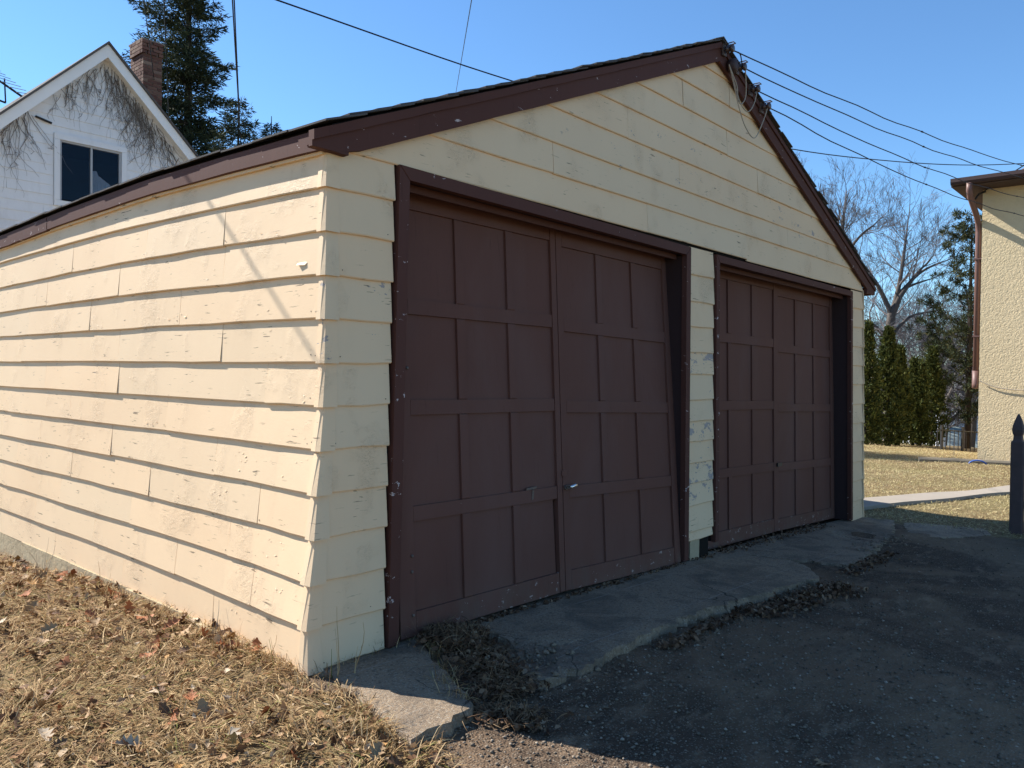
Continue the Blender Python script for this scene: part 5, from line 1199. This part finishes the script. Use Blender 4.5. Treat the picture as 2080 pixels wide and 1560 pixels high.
def leaf_mesh(seed, big=True):
    r_ = random.Random(seed); st = [(0, .03), (.10, .10), (.20, .30), (.32, .13), (.45, .40), (.58, .15), (.70, .34), (.82, .13), (.93, .16), (1.0, .01)] if big else [(0, .05), (.3, .30), (.7, .26), (1, .02)]
    cu = r_.uniform(-1.1, 1.6); be = r_.uniform(-.4, 1.1); tw = r_.uniform(-.7, .7); V = []; F = []
    for i, (t, w_) in enumerate(st):
        w1 = w_ * r_.uniform(.75, 1.2); w2 = w_ * r_.uniform(.75, 1.2); z = be * (t - .5) ** 2 * .8
        V += [(t, w1, z + cu * w1 * w1 * 1.6 + tw * w1 * (t - .5)), (t, 0, z - .02), (t, -w2, z + cu * w2 * w2 * 1.6 - tw * w2 * (t - .5))]
    for i in range(len(st) - 1):
        k = i * 3; F += [(k, k + 1, k + 4, k + 3), (k + 1, k + 2, k + 5, k + 4)]
    V = np.array(V) - np.array([.5, 0, 0]); return V, F
def scatter_mesh(name, P, size, mat, label, seed, tilt=.5, cat='leaves', nvar=14, big=False, zoff=0.0):
    r_ = np.random.default_rng(seed); Vs = []; Fs = []; off = 0; var = [leaf_mesh(seed * 31 + k, big) for k in range(nvar)]
    for i, p in enumerate(P):
        v, f = var[r_.integers(nvar)]; a = r_.uniform(0, 6.283); ti = r_.normal(0, tilt); tj = r_.normal(0, tilt)
        Rm = np.array(Matrix.Rotation(a, 3, 'Z') @ Matrix.Rotation(ti, 3, 'X') @ Matrix.Rotation(tj, 3, 'Y')); s = size[i]
        Vs.append((v * s) @ Rm.T + p + np.array([0, 0, zoff])); Fs.append(np.array(f) + off); off += len(v)
    o = np_mesh(name, np.concatenate(Vs), np.concatenate(Fs), mat, smooth=True); return tagset(o, label, cat, kind='stuff')
p3 = sample(21000, -3.0, .3, -1.6, 5.2, lambda x, y: lawnleft(x, y) & (rng.uniform(0, 1, len(x)) < np.clip(.42 + .55 * np.exp(-np.abs(x + .25) * 2.2) + .25 * np.sin(x * 6 + y * 4), .05, 1)))
P3 = np.column_stack([p3, H(p3[:, 0], p3[:, 1]) + rng.uniform(.006, .035, len(p3))]); scatter_mesh('leaf_litter', P3, rng.uniform(.012, .036, len(P3)) + (rng.uniform(0, 1, len(P3)) > .86) * .03, M['litter'], 'crumbled brown leaf litter caught in the dry grass by the garage', 3)
def band(n, a, b, wdt, zf, jitter=.01):
    t = rng.uniform(0, 1, n); a = np.array(a); b = np.array(b); d = (b - a) / np.linalg.norm(b - a); nr_ = np.array([-d[1], d[0]]); q = a + (b - a) * t[:, None] + nr_ * (rng.normal(0, 1, n) * wdt)[:, None]; return np.column_stack([q, zf(q[:, 0], q[:, 1]) + rng.uniform(0, jitter, n)])
pile = np.concatenate([band(700, (.62, -.02), (.78, -.30), .085, lambda x, y: H(x, y) + .06, .03), band(800, (.70, -.25), (.42, -.80), .075, lambda x, y: H(x, y) + .03, .03), band(260, (.35, -.85), (.20, -.95), .08, lambda x, y: H(x, y) + .02, .02)])
scatter_mesh('leaf_pile', pile, rng.uniform(.015, .045, len(pile)), M['darklitter'], 'dark brown leaves and stems heaped in the gap between two slabs', 5, .7)
tp2 = pile[rng.integers(0, len(pile), 1500)]; grass('dead_grass_heap', tp2[:, :2], tp2[:, 2] + .005, rng.uniform(.04, .12, 1500), rng.uniform(.0008, .0018, 1500), .3, M['darkstraw'], 'straw stems tangled over the leaf heap between the slabs')
edge_l = np.concatenate([band(800, (2.55, -.90), (3.75, -1.12), .075, lambda x, y: H(x, y) + .02, .03), band(260, (1.5, -.90), (2.5, -.88), .03, lambda x, y: H(x, y) + .02, .02), band(250, (4.2, -1.0), (5.6, -.90), .05, lambda x, y: H(x, y) + .02, .02)])
scatter_mesh('leaf_drift', edge_l, rng.uniform(.015, .045, len(edge_l)), M['darklitter'], 'drift of dark leaves along the broken front edge of the long slab', 6, .6)
door_l = np.concatenate([band(420, (.75, -.03), (3.3, -.035), .016, lambda x, y: slab_z(x), .012), band(520, (4.0, .02), (6.6, .04), .05, lambda x, y: slab_z(x) - .01, .025), band(60, (3.45, -.02), (3.9, -.02), .02, lambda x, y: slab_z(x), .015)])
scatter_mesh('door_debris', door_l, rng.uniform(.010, .035, len(door_l)), M['darklitter'], 'line of dark leaf crumbs along the foot of the brown doors', 7, .6)
# separate oak leaves
LM = [leaf_mesh(100 + k) for k in range(9)]; lmesh = {}
def leaf_data(k, c):
    if (k, c) not in lmesh:
        me = bpy.data.meshes.new('oak_leaf'); me.from_pydata(LM[k][0].tolist(), [], LM[k][1]); me.materials.append(LEAF[c]); me.polygons.foreach_set('use_smooth', [True] * len(me.polygons)); lmesh[(k, c)] = me
    return lmesh[(k, c)]
rl = random.Random(23)
def oak_leaf(x, y, s, c, label, z=None, group=None, flat=False):
    o = bpy.data.objects.new('oak_leaf', leaf_data(rl.randrange(9), c)); o.location = (x, y, (float(H(x, y)) + .035 if z is None else z)); t = .15 if flat else .5
    o.rotation_euler = (rl.gauss(0, t), rl.gauss(0, t), rl.uniform(0, 6.28)); o.scale = (s, s, s); COL.objects.link(o); return tagset(o, label, 'leaf', group)
n_ = 0
while n_ < 285:
    x = rl.uniform(-2.4, 0); y = rl.uniform(-1.3, 4.6)
    if rl.random() > math.exp(-abs(x + .2) * 1.1) + .12: continue
    if not lawnleft(np.array([x]), np.array([y]))[0]: continue
    oak_leaf(x, y, rl.uniform(.045, .105), rl.choice([0, 0, 1, 1, 2, 3, 3, 4]), 'curled dead oak leaf lying in the dry grass beside the garage', group='fallen oak leaves in the dry grass'); n_ += 1
oak_leaf(-.20, .46, .13, 1, 'large rust-red oak leaf on the grass near the garage corner', z=-.0)
oak_leaf(-.02 - .08, .62, .11, 2, 'orange-brown oak leaf leaning against the bottom siding near the corner', z=.02)
oak_leaf(-.36, 1.50, .12, 2, 'yellow-ochre crumpled leaf low by the mossy foundation', z=-.03)
oak_leaf(.342, -1.00, .075, 4, 'pale flat leaf on the shaded drive in front of the small slab', z=float(H(.342, -1.0)) + .016, flat=True)
oak_leaf(.85, -1.97, .075, 0, 'tan leaf alone on the shaded drive at the bottom of the picture', z=float(H(.85, -1.97)) + .02, flat=True)
mb = MB(); mb.plate([(.105, -.80, -.03), (.15, -.785, -.032), (.155, -.775, -.012), (.112, -.788, -.008)], (-.3, -1, .4), .012, .003); o = mb.build('paper_scrap', M['paper'], None, origin=(.13, -.79, -.03)); o.location.z = float(H(.13, -.83)) + .02; tagset(o, 'small white scrap by the front corner of the sunlit slab', 'scrap')
# tall stalks and low plants
def weed(x, y, z, hs, label, mat=M['grass']):
    mb = MB(); r_ = random.Random(int(x * 991 + y * 77))
    for h in hs:
        p = Vector((x + r_.uniform(-.03, .03), y + r_.uniform(-.03, .03), z)); d = Vector((r_.uniform(-.3, .3), r_.uniform(-.3, .3), 1)).normalized(); pts = [p.copy()]
        for k in range(5): d = (d + Vector((r_.gauss(0, .09), r_.gauss(0, .09), -.02))).normalized(); p = p + d * h / 5; pts.append(p.copy())
        mb.tube(pts, [.0022, .002, .0017, .0014, .001, .0007], 4)
    o = mb.build('weed', mat, None, origin=(x, y, z)); return tagset(o, label, 'weed')
weed(-.02, -.12, -.03, (.34, .24, .15), 'tall dry stalks in front of the garage corner by the slab')
weed(.05, -.15, -.0, (.26, .12), 'thin bent stalk standing on the edge of the small slab')
weed(-.16, .16, -.03, (.22, .18, .16), 'dry stalks against the bottom siding close to the corner')
weed(-.14, .78, -.06, (.24, .2), 'lone dark stalk against the lower siding', M['vine'])
weed(-.16, 2.05, -.10, (.30, .2, .16), 'dry stems by the foundation midway along the side wall')
weed(-.14, 3.1, -.14, (.34, .3, .2, .26), 'tangled stems in front of the mossy foundation', M['tanwire'])
weed(15.9, .75, -.36, (.5, .45, .4, .4, .3), 'bare twiggy plant at the corner of the stucco house', M['tanwire'])
weed(16.3, -.2, -.36, (.5, .35, .4, .3), 'dry twigs at the foot of the stucco wall behind the timber', M['tanwire'])
# gravel
ng = 70000; r1 = rng.uniform(0, 1, ng) ** 1.6; px = rng.uniform(-.6, 7.4, ng); py = -.75 - rng.uniform(0, 1, ng) ** 1.0 * 2.6 + .2
ok = on_drive(px, py) & ~inpoly(px, py, slabB) & ~inpoly(px, py, slabA) & (rng.uniform(0, 1, ng) < np.clip(1.2 - .16 * np.hypot(px + 2.17, py + 3.0), .12, 1)) & ~((px > 4.05) & (py > -.9))
px, py = px[ok], py[ok]; ng = len(px); s = .0022 + .0090 * rng.uniform(0, 1, ng) ** 4
oct_ = np.array([(1, 0, 0), (0, 1, 0), (-1, 0, 0), (0, -1, 0), (0, 0, .7), (0, 0, -.7)]); of = np.array([(0, 1, 4), (1, 2, 4), (2, 3, 4), (3, 0, 4), (1, 0, 5), (2, 1, 5), (3, 2, 5), (0, 3, 5)])
an_ = rng.uniform(0, 6.283, ng); base_ = oct_[None] * (s[:, None, None] * rng.uniform(.6, 1.35, (ng, 6, 1))); ca, sa = np.cos(an_)[:, None], np.sin(an_)[:, None]
V = np.stack([base_[:, :, 0] * ca - base_[:, :, 1] * sa + px[:, None], base_[:, :, 0] * sa + base_[:, :, 1] * ca + py[:, None], base_[:, :, 2] + (H(px, py) + .011)[:, None]], -1).reshape(-1, 3)
o = np_mesh('gravel', V, (of[None] + (np.arange(ng) * 6)[:, None, None]).reshape(-1, 3), M['stone']); tagset(o, 'loose pebbles scattered over the shaded asphalt drive', 'gravel', kind='stuff')
# crumbled lumps where the slabs have broken
nl = 420; q = np.concatenate([np.column_stack([rng.normal(.80, .13, 170), rng.normal(-.58, .12, 170)]), np.column_stack([rng.normal(5.9, .45, 120), rng.normal(-.72, .10, 120)]), band(130, (.7, -.84), (3.6, -.96), .03, lambda x, y: 0 * x)[:, :2]]); nl = len(q); s = .005 + .016 * rng.uniform(0, 1, nl) ** 2.5
inside_ = inpoly(q[:, 0], q[:, 1], slabB) | (q[:, 0] > 4.3); zz = np.where(inside_, slab_z(q[:, 0]) - .008, H(q[:, 0], q[:, 1]) + .012)
base_ = oct_[None] * (s[:, None, None] * rng.uniform(.6, 1.35, (nl, 6, 1))); V = (base_ + np.stack([q[:, 0], q[:, 1], zz], 1)[:, None]).reshape(-1, 3)
o = np_mesh('concrete_rubble', V, (of[None] + (np.arange(nl) * 6)[:, None, None]).reshape(-1, 3), M['conc']); tagset(o, 'small crumbled concrete lumps along the broken slab edges', 'rubble', kind='stuff')
